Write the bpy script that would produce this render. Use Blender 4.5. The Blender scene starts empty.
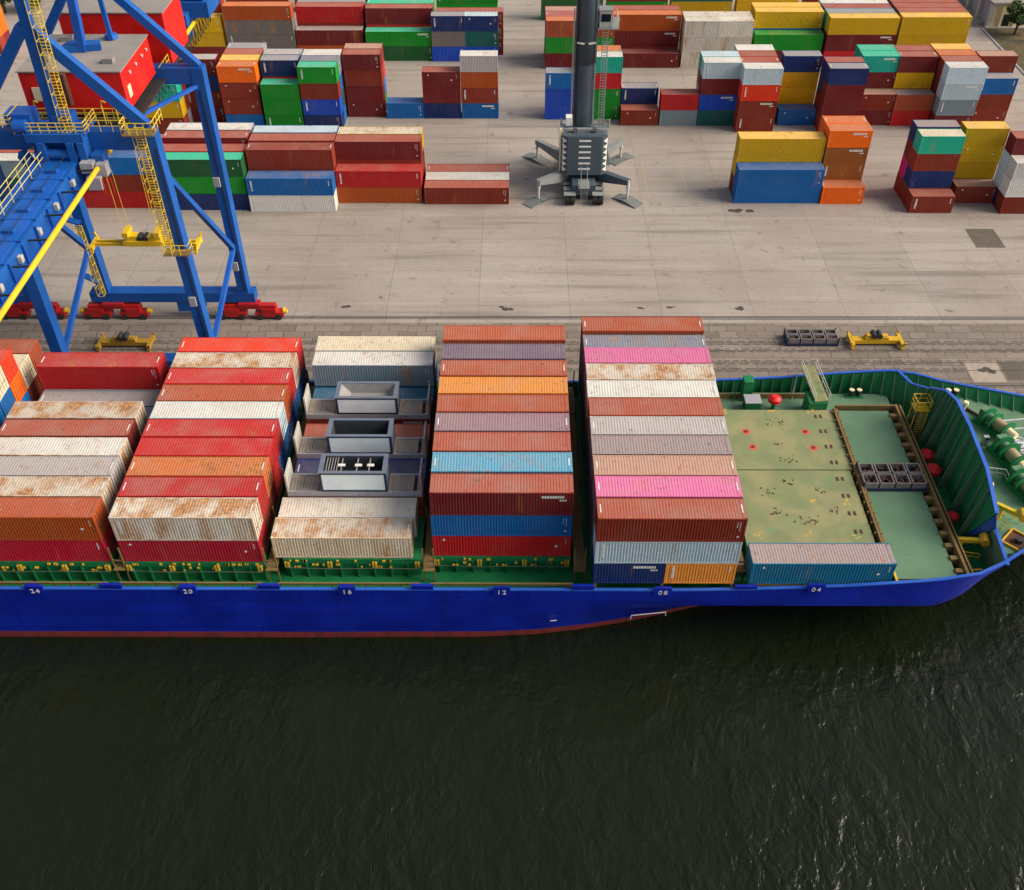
import bpy, math, random
from mathutils import Vector, Matrix

# ------------------------------------------------------------------ camera, world, sun, exposure
scene = bpy.context.scene
COL = scene.collection
R = math.radians
cam_d = bpy.data.cameras.new("camera"); cam = bpy.data.objects.new("camera", cam_d); COL.objects.link(cam)
scene.camera = cam
cam_d.sensor_fit = 'HORIZONTAL'; cam_d.sensor_width = 36.0
cam_d.lens = 1007.3 / 1024 * 36.0
cam_d.clip_start = 0.5; cam_d.clip_end = 5000
_p, _y, _r = R(42.258), R(-.42), R(-.173)
_f = Vector((math.sin(_y)*math.cos(_p), math.cos(_y)*math.cos(_p), -math.sin(_p)))
_rt = Vector((math.cos(_y), -math.sin(_y), 0)); _up = _rt.cross(_f)
_r2 = math.cos(_r)*_rt + math.sin(_r)*_up; _u2 = -math.sin(_r)*_rt + math.cos(_r)*_up
cam.matrix_world = Matrix(((_r2.x, _u2.x, -_f.x, -6.546), (_r2.y, _u2.y, -_f.y, -56.582), (_r2.z, _u2.z, -_f.z, 67.597), (0, 0, 0, 1)))

SUN_EL, SUN_AZ = R(35), R(-4)          # azimuth measured from +X (along the ship) towards +Y (inland)
world = bpy.data.worlds.new("World"); scene.world = world; world.use_nodes = True
wn = world.node_tree.nodes; wl = world.node_tree.links
sky = wn.new('ShaderNodeTexSky'); sky.sky_type = 'NISHITA'; sky.sun_disc = False
sky.sun_elevation = SUN_EL; sky.sun_rotation = R(90) - SUN_AZ
sky.air_density = 1.0; sky.dust_density = 3.0; sky.ozone_density = 1.0
wn['Background'].inputs['Strength'].default_value = 0.115
hs_ = wn.new('ShaderNodeHueSaturation'); hs_.inputs['Saturation'].default_value = .5     # thin overcast
wl.new(sky.outputs['Color'], hs_.inputs['Color']); wl.new(hs_.outputs['Color'], wn['Background'].inputs['Color'])
sun_d = bpy.data.lights.new("sun", 'SUN'); sun = bpy.data.objects.new("sun", sun_d); COL.objects.link(sun)
sun_d.energy = 3.6; sun_d.angle = R(42); sun_d.color = (1.0, .86, .67)
_sd = Vector((math.cos(SUN_EL)*math.cos(SUN_AZ), math.cos(SUN_EL)*math.sin(SUN_AZ), math.sin(SUN_EL)))
sun.rotation_euler = (-_sd).to_track_quat('-Z', 'Y').to_euler()
sun.location = _sd * 200
vs = scene.view_settings
vs.view_transform = 'Standard'; vs.look = 'None'; vs.exposure = 0.36; vs.gamma = 1.0; vs.use_curve_mapping = False

ZQ, ZW = -5.0, -7.12                     # quay and water level (hatch level of the ship is 0)

# ------------------------------------------------------------------ helpers
def lin(c):
    return tuple(((v/255)/12.92 if v/255 <= .04045 else ((v/255+.055)/1.055)**2.4) for v in c)

class MB:
    def __init__(s): s.v = []; s.f = []
    def add(s, vs, fs):
        o = len(s.v); s.v += [tuple(v) for v in vs]; s.f += [tuple(i+o for i in f) for f in fs]
    def box(s, x0, x1, y0, y1, z0, z1):
        s.add([(x0,y0,z0),(x1,y0,z0),(x1,y1,z0),(x0,y1,z0),(x0,y0,z1),(x1,y0,z1),(x1,y1,z1),(x0,y1,z1)],
              [(0,3,2,1),(4,5,6,7),(0,1,5,4),(1,2,6,5),(2,3,7,6),(3,0,4,7)])
    def beam(s, p, q, w, h=None, up=(0,0,1)):
        p, q = Vector(p), Vector(q); h = h or w; d = (q-p).normalized(); u = Vector(up)
        if abs(d.dot(u)) > .98: u = Vector((0,1,0))
        a = d.cross(u).normalized()*w/2; b = a.cross(d).normalized()*h/2
        vs = [p-a-b, p+a-b, p+a+b, p-a+b, q-a-b, q+a-b, q+a+b, q-a+b]
        s.add(vs, [(0,3,2,1),(4,5,6,7),(0,1,5,4),(1,2,6,5),(2,3,7,6),(3,0,4,7)])
    def cyl(s, p, q, r0, r1=None, n=12, caps=True):
        p, q = Vector(p), Vector(q); r1 = r0 if r1 is None else r1
        d = (q-p).normalized(); u = Vector((0,0,1)) if abs(d.z) < .95 else Vector((0,1,0))
        a = d.cross(u).normalized(); b = a.cross(d).normalized()
        vs = []
        for c, r in ((p,r0),(q,r1)):
            for i in range(n):
                t = 2*math.pi*i/n; vs.append(c + a*r*math.cos(t) + b*r*math.sin(t))
        fs = [(i, n+i, n+(i+1)%n, (i+1)%n) for i in range(n)]
        if caps: fs += [tuple(range(n)), tuple(range(2*n-1, n-1, -1))]
        s.add(vs, fs)
    def tube(s, pts, r, n=6):
        for a, b in zip(pts, pts[1:]): s.cyl(a, b, r, r, n)
    def prism(s, poly, z0, z1):                       # poly: ccw xy list
        n = len(poly); s.add([(x,y,z0) for x,y in poly]+[(x,y,z1) for x,y in poly],
              [tuple(range(n-1,-1,-1)), tuple(range(n,2*n))]+[(i,(i+1)%n,n+(i+1)%n,n+i) for i in range(n)])
    def quad(s, a, b, c, d): s.add([a,b,c,d], [(0,1,2,3)])
    def plate(s, pts, t=(0,0,-.05)):                  # a thin solid from a planar outline
        t = Vector(t); n = len(pts); P = [Vector(p) for p in pts]
        s.add(P+[p+t for p in P], [tuple(range(n)), tuple(range(2*n-1,n-1,-1))]+[(i,n+i,n+(i+1)%n,(i+1)%n) for i in range(n)])
    def rail(s, pts, h=1.05, r=.035, step=1.6, mids=1):   # guard rail along a polyline
        pts = [Vector(p) for p in pts]; U = Vector((0,0,h))
        for a, b in zip(pts, pts[1:]):
            for k in range(mids+1): s.cyl(a+U*(k+1)/(mids+1), b+U*(k+1)/(mids+1), r, r, 5)
            n = max(1, int((b-a).length/step))
            for i in range(n+1): c = a+(b-a)*i/n; s.cyl(c, c+U, r, r, 5)

def mesh_of(name, mb, mat, off=(0,0,0), smooth=False):
    me = bpy.data.meshes.new(name); o = Vector(off)
    me.from_pydata([tuple(Vector(v)-o) for v in mb.v], [], mb.f)
    me.validate(); me.update()
    if mat: me.materials.append(mat)
    if smooth: me.polygons.foreach_set('use_smooth', [True]*len(me.polygons))
    return me

def tag(o, label=None, cat=None, group=None, kind=None):
    if label:
        o['label'] = label
    if cat: o['category'] = cat
    if group: o['group'] = group
    if kind: o['kind'] = kind
    return o

def thing(name, label, cat, loc, group=None):
    o = bpy.data.objects.new(name, None); COL.objects.link(o); o.location = loc
    o.empty_display_size = .3
    return tag(o, label, cat, group)

def root_of(o):
    v = Vector((0,0,0))
    while o is not None: v = v + Vector(o.location); o = o.parent
    return v

def part(name, mb, mat, parent, smooth=False, label=None):     # mb in world coordinates
    o = bpy.data.objects.new(name, mesh_of(name, mb, mat, root_of(parent), smooth)); COL.objects.link(o)
    o.parent = parent
    if label: o['label'] = label
    return o

def solo(name, mb, mat, label, cat, group=None, smooth=False, loc=None):
    loc = loc or (sum(v[0] for v in mb.v)/len(mb.v), sum(v[1] for v in mb.v)/len(mb.v), min(v[2] for v in mb.v))
    o = bpy.data.objects.new(name, mesh_of(name, mb, mat, loc, smooth)); COL.objects.link(o); o.location = loc
    return tag(o, label, cat, group)

def struct(name, mb, mat, label, smooth=False):
    o = bpy.data.objects.new(name, mesh_of(name, mb, mat, (0,0,0), smooth)); COL.objects.link(o)
    return tag(o, label, kind='structure')

# ------------------------------------------------------------------ materials
def newmat(name):
    m = bpy.data.materials.new(name); m.use_nodes = True
    nt = m.node_tree; b = nt.nodes['Principled BSDF']
    return m, nt, nt.nodes, nt.links, b

def noise(nt, vec, scale, detail=4, rough=.55, dist=0):
    n = nt.nodes.new('ShaderNodeTexNoise'); n.inputs['Scale'].default_value = scale
    n.inputs['Detail'].default_value = detail; n.inputs['Roughness'].default_value = rough; n.inputs['Distortion'].default_value = dist
    if vec is not None: nt.links.new(vec, n.inputs['Vector'])
    return n.outputs['Fac']

def ramp(nt, fac, lo, hi, a=0., b=1.):
    n = nt.nodes.new('ShaderNodeMapRange'); n.interpolation_type = 'SMOOTHSTEP'
    for k, v in (('From Min',lo),('From Max',hi),('To Min',a),('To Max',b)):
        if isinstance(v, (int,float)): n.inputs[k].default_value = v
        else: nt.links.new(v, n.inputs[k])
    nt.links.new(fac, n.inputs['Value'])
    return n.outputs['Result']

def mix(nt, fac, a, b, mode='MIX'):
    n = nt.nodes.new('ShaderNodeMix'); n.data_type = 'RGBA'; n.blend_type = mode
    for sock, v in ((n.inputs[0],fac),(n.inputs[6],a),(n.inputs[7],b)):
        if isinstance(v, (int,float)): sock.default_value = v
        elif isinstance(v, tuple): sock.default_value = (*v[:3], 1)
        else: nt.links.new(v, sock)
    return n.outputs[2]

def math_(nt, op, a, b=None):
    n = nt.nodes.new('ShaderNodeMath'); n.operation = op
    for i, v in enumerate((a,b)):
        if v is None: continue
        if isinstance(v, (int,float)): n.inputs[i].default_value = v
        else: nt.links.new(v, n.inputs[i])
    return n.outputs[0]

def coords(nt, scale=(1,1,1), which='Object', add=None):
    tc = nt.nodes.new('ShaderNodeTexCoord'); mp = nt.nodes.new('ShaderNodeMapping')
    mp.inputs['Scale'].default_value = scale
    nt.links.new(tc.outputs[which], mp.inputs['Vector'])
    if add is not None: nt.links.new(add, mp.inputs['Location'])
    return mp.outputs['Vector']

def world_xyz(nt):
    g = nt.nodes.new('ShaderNodeNewGeometry'); return g.outputs['Position']

def painted(name, rgb, rough=.5, wear=.25, metal=0., dirt=(70,55,42), scale=1.0, spec=.4):
    """paint with faded patches, vertical dirt streaks and a few rusty chips"""
    m, nt, N, L, b = newmat(name)
    c = lin(rgb); p = world_xyz(nt)
    f1 = noise(nt, p, .35*scale, 5)
    col = mix(nt, ramp(nt, f1, .35, .7), c, tuple(min(1, v*1.15+.003) for v in c))
    mp = nt.nodes.new('ShaderNodeMapping'); mp.inputs['Scale'].default_value = (1.6*scale, 1.6*scale, .16*scale); L.new(p, mp.inputs['Vector'])
    st = noise(nt, mp.outputs['Vector'], 1.5, 4)
    col = mix(nt, ramp(nt, st, .52, .8, 0, wear), col, lin(dirt))
    ch = noise(nt, p, 2.2*scale, 6, .7)
    col = mix(nt, ramp(nt, ch, .68, .74, 0, wear*1.6), col, lin((88,48,28)))
    L.new(col, b.inputs['Base Color']); b.inputs['Metallic'].default_value = metal
    L.new(ramp(nt, f1, .3, .75, rough-.08, rough+.15), b.inputs['Roughness'])
    b.inputs['Specular IOR Level'].default_value = spec
    return m

def container_mat(name, roof=False):
    m, nt, N, L, b = newmat(name)
    oi = N.new('ShaderNodeObjectInfo')
    cmb = N.new('ShaderNodeCombineXYZ')
    for i, k in enumerate((37., 91., 53.)): L.new(math_(nt, 'MULTIPLY', oi.outputs['Random'], k), cmb.inputs[i])
    v = coords(nt, (1,1,1), 'Object', cmb.outputs[0])
    vs_ = coords(nt, (1.3,1.3,.22) if not roof else (1.1,.8,1), 'Object', cmb.outputs[0])
    base = oi.outputs['Color']
    big = noise(nt, v, .30, 4)
    fade_lit = mix(nt, 1.0, base, (.33,.27,.235), 'MIX')
    fac = ramp(nt, big, .32, .72, (.10 if roof else .01), (.36 if roof else .07))  # roofs go paler: dust and fading, plus sunlit brightness mixed into the colour
    col = mix(nt, fac, base, fade_lit)
    # grime streaks
    s1 = noise(nt, vs_, 2.2, 5, .62)
    col = mix(nt, ramp(nt, s1, .52, .85, 0, .40 if roof else .22), col, lin((74,56,44)))
    # scratches along ribs: pale
    s2 = noise(nt, v, 5.5, 6, .7)
    col = mix(nt, ramp(nt, s2, .66, .80, 0, .22 if roof else .10), col, lin((190,178,165)))
    s3 = noise(nt, v, 1.6, 8, .78)
    col = mix(nt, ramp(nt, s3, .57, .66, 0, .62 if roof else .42), col, lin((84,60,48)))
    # rust: amount carried by the object colour's alpha
    rn = noise(nt, vs_, .55, 6, .60, .2)
    thr = math_(nt, 'SUBTRACT', .72, math_(nt, 'MULTIPLY', oi.outputs['Alpha'], .38))
    rf = ramp(nt, rn, thr, math_(nt, 'ADD', thr, .30), 0, .88)
    rc = mix(nt, ramp(nt, noise(nt, v, 3.1, 5, .7), .38, .66), lin((140,84,44)), lin((196,146,84)))
    rc = mix(nt, ramp(nt, noise(nt, v, 1.1, 5, .7), .58, .76, 0, .8), rc, lin((74,52,42)))
    col = mix(nt, rf, col, rc)
    L.new(col, b.inputs['Base Color'])
    L.new(ramp(nt, rf, 0, 1, .60 if not roof else .74, .92), b.inputs['Roughness'])
    bp = N.new('ShaderNodeBump'); bp.inputs['Strength'].default_value = .5; bp.inputs['Distance'].default_value = .06
    L.new(noise(nt, v, .9, 3, .5), bp.inputs['Height']); L.new(bp.outputs['Normal'], b.inputs['Normal'])
    b.inputs['Specular IOR Level'].default_value = .22
    return m

def plain(name, rgb, rough=.6, metal=0.):
    m, nt, N, L, b = newmat(name)
    c = lin(rgb); f = noise(nt, world_xyz(nt), 1.7, 4)
    L.new(mix(nt, ramp(nt, f, .3, .75), tuple(v*.86 for v in c), tuple(min(1,v*1.1) for v in c)), b.inputs['Base Color'])
    b.inputs['Roughness'].default_value = rough; b.inputs['Metallic'].default_value = metal
    return m

M = {}
M['ctn'] = container_mat('container_paint'); M['ctn_roof'] = container_mat('container_roof_paint', True)
M['white_mark'] = plain('white_lettering', (225,225,220), .6)
M['yellow_mark'] = plain('yellow_lettering', (206,164,40), .7)
M['rod'] = plain('galvanised_rod', (120,118,112), .45, .5)
M['crane_blue'] = painted('crane_blue_paint', (2,78,156), .6, .34)
M['crane_blue_light'] = painted('crane_blue_sunlit', (22,84,172), .45, .2)  # lighter copy of the crane blue, sunlit tone of the tops put into the colour
M['crane_yellow'] = painted('crane_yellow_paint', (214,176,34), .45, .22)
M['bogie_red'] = painted('bogie_red_paint', (172,26,26), .5, .3)
M['house_red'] = painted('house_red_paint', (208,26,16), .45, .3)
M['house_roof'] = painted('grey_roof_sheet', (134,128,124), .75, .25)
M['black_rubber'] = plain('black_rubber', (26,26,27), .8)
M['steel_dark'] = plain('dark_steel', (58,58,60), .55, .4)
M['mobile_grey'] = painted('mobile_crane_grey', (66,80,90), .5, .35)
M['mobile_light'] = painted('mobile_crane_light_grey', (124,128,128), .55, .2)
M['cream'] = painted('cream_plaster', (218,204,164), .8, .2)
M['deck_green'] = painted('deck_green_paint', (90,124,98), .75, .34, scale=1.4)
M['deck_green_dark'] = painted('bulwark_green_paint', (16,110,64), .55, .3, scale=1.4)
M['deck_olive'] = painted('worn_hatch_paint', (116,126,88), .75, .22, dirt=(140,126,92), scale=1.3)
def _mottle():
    m = M['deck_olive']; nt = m.node_tree; b = nt.nodes['Principled BSDF']; src = b.inputs['Base Color'].links[0].from_socket; p = world_xyz(nt)
    col = mix(nt, ramp(nt, noise(nt, p, .28, 6, .65, .4), .42, .64, 0, .70), src, lin((148,142,102)))
    col = mix(nt, ramp(nt, noise(nt, p, .5, 6, .7), .58, .72, 0, .6), col, lin((96,138,104)))
    col = mix(nt, ramp(nt, noise(nt, p, 4.0, 6, .8), .62, .70, 0, .5), col, lin((84,72,54)))
    nt.links.new(col, b.inputs['Base Color'])
_mottle()
M['rail_brown'] = painted('rusty_coaming_bar', (118,98,58), .7, .5)
M['rope'] = plain('mooring_rope', (206,206,214), .9)
M['hull_trim'] = painted('blue_rail_paint', (40,90,188), .45, .15)
M['rack_grey'] = painted('flat_rack_grey', (148,150,156), .6, .4)
M['rack_wood'] = painted('flat_rack_wood', (146,134,122), .85, .5)
M['box_grey'] = painted('machine_box_grey', (98,108,124), .5, .25)
M['box_panel'] = painted('machine_box_pale_panel', (226,240,248), .3, .03)
M['box_navy'] = painted('machine_box_navy_frame', (30,44,74), .5, .1)
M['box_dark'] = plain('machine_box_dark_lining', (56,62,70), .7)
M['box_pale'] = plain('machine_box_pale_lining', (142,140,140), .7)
M['glass'] = plain('cab_glass', (24,34,40), .08)
M['tin_red'] = painted('equipment_red', (214,30,36), .5, .15)
M['mid_yellow'] = painted('mid_spreader_yellow', (196,156,30), .55, .45)
M['worn_yellow'] = painted('worn_spreader_yellow', (150,118,34), .6, .6)
M['bin_grey'] = painted('bin_grey', (116,112,112), .65, .5)
M['foliage'] = plain('leaf_green', (62,88,36), .7)
M['bark'] = plain('bark', (70,54,40), .9)

def concrete_mat(name, apron=False):
    m, nt, N, L, b = newmat(name)
    p = world_xyz(nt)
    br = N.new('ShaderNodeTexBrick'); pw = p
    if apron:                                              # slightly uneven courses
        nz = N.new('ShaderNodeTexNoise'); nz.inputs['Scale'].default_value = .35; nz.inputs['Detail'].default_value = 3; L.new(p, nz.inputs['Vector'])
        va = N.new('ShaderNodeVectorMath'); va.operation = 'MULTIPLY_ADD'; L.new(nz.outputs['Color'], va.inputs[0]); va.inputs[1].default_value = (.9,.55,0); L.new(p, va.inputs[2]); pw = va.outputs[0]
    L.new(pw, br.inputs['Vector'])
    br.offset = .5 if apron else .0
    br.inputs['Scale'].default_value = 1.0
    br.inputs['Brick Width'].default_value = 2.3 if apron else 11.5
    br.inputs['Row Height'].default_value = 1.3 if apron else 7.2
    br.inputs['Mortar Size'].default_value = .06 if apron else .05
    br.inputs['Mortar Smooth'].default_value = .3
    br.inputs['Bias'].default_value = -.1
    if apron:
        c1, c2, mo = lin((134,124,116)), lin((110,101,94)), lin((74,67,61))
    else:
        c1, c2, mo = lin((166,158,151)), lin((155,147,141)), lin((134,126,119))
    br.inputs['Color1'].default_value = (*c1,1); br.inputs['Color2'].default_value = (*c2,1); br.inputs['Mortar'].default_value = (*mo,1)
    col = br.outputs['Color']
    n1 = noise(nt, p, .055, 6, .6, .3)
    col = mix(nt, ramp(nt, n1, .36, .70, 0, .50), col, lin((140,128,119)))
    mp = N.new('ShaderNodeMapping'); mp.inputs['Scale'].default_value = (.035, .55, 1); L.new(p, mp.inputs['Vector'])
    st = noise(nt, mp.outputs['Vector'], 1.0, 6, .6)             # tyre tracks run along the quay
    col = mix(nt, ramp(nt, st, .50, .70, 0, .55), col, lin((108,100,95)))
    col = mix(nt, ramp(nt, st, .46, .26, 0, .30), col, lin((196,186,174)))
    sp = noise(nt, p, .42, 7, .72)
    col = mix(nt, ramp(nt, sp, .58, .70, 0, .55), col, lin((96,88,82)))
    oil = noise(nt, p, .16, 8, .75, .6)
    col = mix(nt, ramp(nt, oil, .64, .72, 0, .7), col, lin((62,56,52)))
    fine = noise(nt, p, 3.0, 6, .75)
    col = mix(nt, ramp(nt, fine, .35, .7, 0, .26), col, lin((110,100,92)))
    f2 = noise(nt, p, 1.1, 7, .8)
    col = mix(nt, ramp(nt, f2, .57, .66, 0, .40), col, lin((92,83,76)))
    col = mix(nt, ramp(nt, f2, .40, .30, 0, .30), col, lin((190,178,166)))
    L.new(col, b.inputs['Base Color']); b.inputs['Roughness'].default_value = .85
    b.inputs['Specular IOR Level'].default_value = .25
    bp = N.new('ShaderNodeBump'); bp.inputs['Strength'].default_value = .35; bp.inputs['Distance'].default_value = .03
    L.new(br.outputs['Fac'], bp.inputs['Height']); bp.invert = True
    L.new(bp.outputs['Normal'], b.inputs['Normal'])
    return m
M['concrete'] = concrete_mat('yard_concrete'); M['apron'] = concrete_mat('quay_slabs', True)

def water_mat():
    m, nt, N, L, b = newmat('harbour_water')
    b.inputs['Base Color'].default_value = (.0070,.0108,.0040,1)
    b.inputs['Roughness'].default_value = .17; b.inputs['IOR'].default_value = 1.333
    p = world_xyz(nt)
    def rot(ang, sc):
        mp = N.new('ShaderNodeMapping'); mp.inputs['Scale'].default_value = sc; mp.inputs['Rotation'].default_value = (0,0,R(ang)); L.new(p, mp.inputs['Vector']); return mp.outputs['Vector']
    w0 = noise(nt, rot(20,(1,1,1)), .10, 2, .5)
    w1 = noise(nt, rot(38,(1,.55,1)), .50, 3, .5, .5)
    w2 = noise(nt, rot(30,(1,.60,1)), 1.15, 3, .5, .9)
    w3 = noise(nt, rot(-30,(1,.8,1)), 2.6, 2, .5, .4)
    amp = ramp(nt, w0, .3, .7, .55, 1.25)
    h = math_(nt, 'MULTIPLY', amp, math_(nt, 'ADD', math_(nt, 'MULTIPLY', w1, .55), math_(nt, 'ADD', math_(nt, 'MULTIPLY', w2, .30), math_(nt, 'MULTIPLY', w3, .05))))
    bp = N.new('ShaderNodeBump'); bp.inputs['Strength'].default_value = .56; bp.inputs['Distance'].default_value = 1.0
    L.new(h, bp.inputs['Height']); L.new(bp.outputs['Normal'], b.inputs['Normal'])
    return m
M['water'] = water_mat()

def hull_mat():
    m, nt, N, L, b = newmat('hull_blue_paint')
    p = world_xyz(nt)
    sx = N.new('ShaderNodeSeparateXYZ'); L.new(p, sx.inputs[0])
    mp = N.new('ShaderNodeMapping'); mp.inputs['Scale'].default_value = (1.5,1.5,.12); L.new(p, mp.inputs['Vector'])
    st = noise(nt, mp.outputs['Vector'], .9, 5, .6)
    blue = mix(nt, ramp(nt, noise(nt, p, .25, 5), .3, .7), lin((2,26,146)), lin((9,40,172)))
    blue = mix(nt, ramp(nt, st, .56, .82, 0, .35), blue, lin((40,50,96)))
    blue = mix(nt, ramp(nt, noise(nt, p, 1.6, 6, .72), .66, .74, 0, .5), blue, lin((120,120,140)))
    br = N.new('ShaderNodeTexBrick'); mq = N.new('ShaderNodeMapping'); mq.inputs['Rotation'].default_value = (R(-90),0,0); L.new(p, mq.inputs['Vector']); L.new(mq.outputs['Vector'], br.inputs['Vector'])
    br.inputs['Scale'].default_value = 1; br.inputs['Brick Width'].default_value = 6.4; br.inputs['Row Height'].default_value = 1.9; br.inputs['Mortar Size'].default_value = .075
    br.inputs['Color1'].default_value = (0,0,0,1); br.inputs['Color2'].default_value = (.35,.35,.35,1); br.inputs['Mortar'].default_value = (1,1,1,1)
    blue = mix(nt, math_(nt, 'MULTIPLY', br.outputs['Color'], .42), blue, lin((2,12,100)))
    ms = N.new('ShaderNodeMapping'); ms.inputs['Scale'].default_value = (.12,.12,1.6); L.new(p, ms.inputs['Vector'])
    blue = mix(nt, ramp(nt, noise(nt, ms.outputs['Vector'], 1.3, 7, .75), .60, .74, 0, .45), blue, lin((60,72,120)))
    blue = mix(nt, ramp(nt, noise(nt, mp.outputs['Vector'], 2.1, 6, .7), .64, .78, 0, .55), blue, lin((96,70,66)))
    red = mix(nt, ramp(nt, st, .4, .7), lin((132,52,54)), lin((104,50,50)))
    wob = math_(nt, 'ADD', sx.outputs['Z'], math_(nt, 'MULTIPLY', noise(nt, p, 1.2, 4), .12))
    col = mix(nt, ramp(nt, wob, -6.26, -6.20), red, blue)
    L.new(col, b.inputs['Base Color']); b.inputs['Roughness'].default_value = .42
    return m
M['hull'] = hull_mat()

def verge_mat():
    m, nt, N, L, b = newmat('dry_verge')
    p = world_xyz(nt); n = noise(nt, p, .5, 7, .7)
    col = mix(nt, ramp(nt, n, .35, .65), lin((52,50,30)), lin((98,84,58)))
    col = mix(nt, ramp(nt, noise(nt, p, 2.5, 5, .7), .5, .7, 0, .6), col, lin((58,70,30)))
    L.new(col, b.inputs['Base Color']); b.inputs['Roughness'].default_value = .95
    return m
M['verge'] = verge_mat()

# ------------------------------------------------------------------ the setting
mb = MB(); mb.box(-900, 900, 30.4, 45.8, ZQ-8, ZQ); struct('quay_apron', mb, M['apron'], 'slab paved quay edge beside the ship')
mb = MB(); mb.box(-900, 900, 45.8, 1500, ZQ-8, ZQ-.004); struct('yard_ground', mb, M['concrete'], 'pale concrete ground of the container yard')
mb = MB(); mb.quad((-1500,-1200,ZW),(1500,-1200,ZW),(1500,30.4,ZW),(-1500,30.4,ZW)); struct('water', mb, M['water'], 'dark rippled harbour water')
mb = MB(); mb.box(84.6, 400, 45.8, 145, ZQ, ZQ+.06); struct('verge', mb, M['verge'], 'dry grass verge beyond the yard kerb')
mb = MB(); mb.box(84.2, 84.597, 60, 144.9, ZQ, ZQ+.14); struct('kerb', mb, M['rack_grey'], 'pale kerb along the verge')
mb = MB()
for y in (33.6, 46.9):                                      # crane rails, flush in the quay
    mb.box(-400, 400, y-.06, y+.06, ZQ-.1, ZQ+.03); mb.box(-400, 400, y-.34, y-.22, ZQ-.1, ZQ+.008); mb.box(-400, 400, y+.22, y+.34, ZQ-.1, ZQ+.008)
for y in (36.4, 37.9, 40.2, 41.7):
    mb.box(-400, 400, y-.05, y+.05, ZQ-.1, ZQ+.012)
struct('crane_rails', mb, M['steel_dark'], 'steel rails let into the quay')
mb = MB()
random.seed(5)
for y in (36.4, 37.9, 40.2, 41.7):                          # dark dashed setts beside the old tracks
    for s in (-.28, .28):
        x = -90
        while x < 90:
            l = random.uniform(.4, 1.5); mb.box(x, x+l, y+s-.09, y+s+.09, ZQ-.05, ZQ+.005); x += l+random.uniform(.2, .7)
struct('track_setts', mb, plain('dark_setts', (88,80,74), .9), 'dark stone setts along the old quay tracks')

def patch(name, pts, mat, label, z=.004):
    mb = MB(); mb.plate([(x,y,ZQ+z) for x,y in pts], (0,0,-.003)); return struct(name, mb, mat, label)
M['stain'] = plain('oil_stain', (70,62,57), .7); M['slab_pale'] = plain('pale_slab', (158,146,134), .85); M['slab_dark'] = plain('dark_slab', (92,84,76), .85)
random.seed(11)
for x, y, r in ((-28.1,49.2,.8),(-8.1,49.0,1.0),(8.9,49.0,.6),(12.7,49.3,.7),(21.4,49.0,.9),(25.5,73.6,1.6),(45.9+1.8,36.4,1.2)):
    for k in range(5):
        a = random.uniform(0,6.28); d = random.uniform(0,r*.9); rr = r*random.uniform(.2,.5)
        pts = [(x+d*math.cos(a)+rr*random.uniform(.7,1.2)*math.cos(t*.7), y+.5*d*math.sin(a)+rr*.7*random.uniform(.7,1.2)*math.sin(t*.7)) for t in range(9)]
        patch('oil_stain', pts, M['stain'], 'dark oil stain on the quay', .010+.001*k)
patch('pale_slab', [(45.9,34.2),(49.7,34.2),(49.7,38.1),(45.9,38.1)], M['slab_pale'], 'pale square slab at the quay edge', .006)
patch('dark_slab', [(50.0,34.6),(56.5,34.6),(56.5,37.9),(50.0,37.9)], M['slab_dark'], 'dark slab patch at the quay edge', .006)
M['faded_yellow'] = plain('faded_yellow_line', (176,160,118), .85)
for x0_, x1_, y0_, y1_ in ((12.6,12.72,77,89),(18.4,18.52,77,89),(12.72,18.4,82.9,83.02),(9,9.12,77,82)):
    patch('painted_line', [(x0_,y0_),(x1_,y0_),(x1_,y1_),(x0_,y1_)], M['faded_yellow'], 'faded yellow line painted on the yard', .005)
patch('dark_patch', [(56,63.5),(60,63.5),(60,68.5),(56,68.5)], M['slab_dark'], 'dark repaired patch on the yard', .004)

# ------------------------------------------------------------------ shipping containers
PAL = {'br':(134,46,28),'dr':(112,26,30),'rd':(186,22,28),'cr':(178,10,44),'or':(240,104,6),'ob':(168,74,20),'rust':(160,90,34),'yl':(206,164,8),
       'gr':(0,140,34),'dg':(18,88,44),'bl':(0,98,170),'nb':(8,44,104),'rb':(6,72,184),'tl':(14,170,146),'mt':(24,188,152),'dt':(10,88,84),
       'wh':(214,212,206),'wr':(206,198,184),'cm':(216,204,178),'gy':(150,150,156),'gd':(112,106,104),'lb':(188,208,218),'mg':(190,0,130),
       'pk':(214,106,158),'sk':(84,164,198),'mv':(142,112,124),'pg':(106,92,112),'tn':(182,140,122),'sl':(118,124,140),'bo':(170,78,46),'of':(232,146,54),
       'gm':(152,138,140),'pt':(0,104,140),'lg':(176,170,170),'or2':(222,52,12),'hr':(164,80,62),'ogy':(206,112,58),'sg':(120,140,150),'bg':(228,208,178),'yp':(240,190,84),'wq':(214,208,196)}
CNAME = {'br':'brown','dr':'maroon','rd':'red','cr':'crimson','or':'orange','ob':'orange-brown','rust':'rust-coloured','yl':'yellow','gr':'green','dg':'dark green',
         'bl':'blue','nb':'navy','rb':'royal blue','tl':'turquoise','mt':'mint green','dt':'dark teal','wh':'white','wr':'rust-stained white','cm':'cream','gy':'grey',
         'gd':'dark grey','lb':'pale blue-grey','mg':'magenta','pk':'pink','sk':'sky blue','mv':'mauve','pg':'purple-grey','tn':'tan','sl':'slate grey','bo':'brown-orange',
         'of':'bright orange','gm':'grey-mauve','pt':'petrol blue','lg':'light grey','or2':'orange-red','hr':'faded red','ogy':'pale orange','sg':'weathered blue-grey','bg':'beige','yp':'pale yellow','wq':'rust-stained white'}
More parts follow.
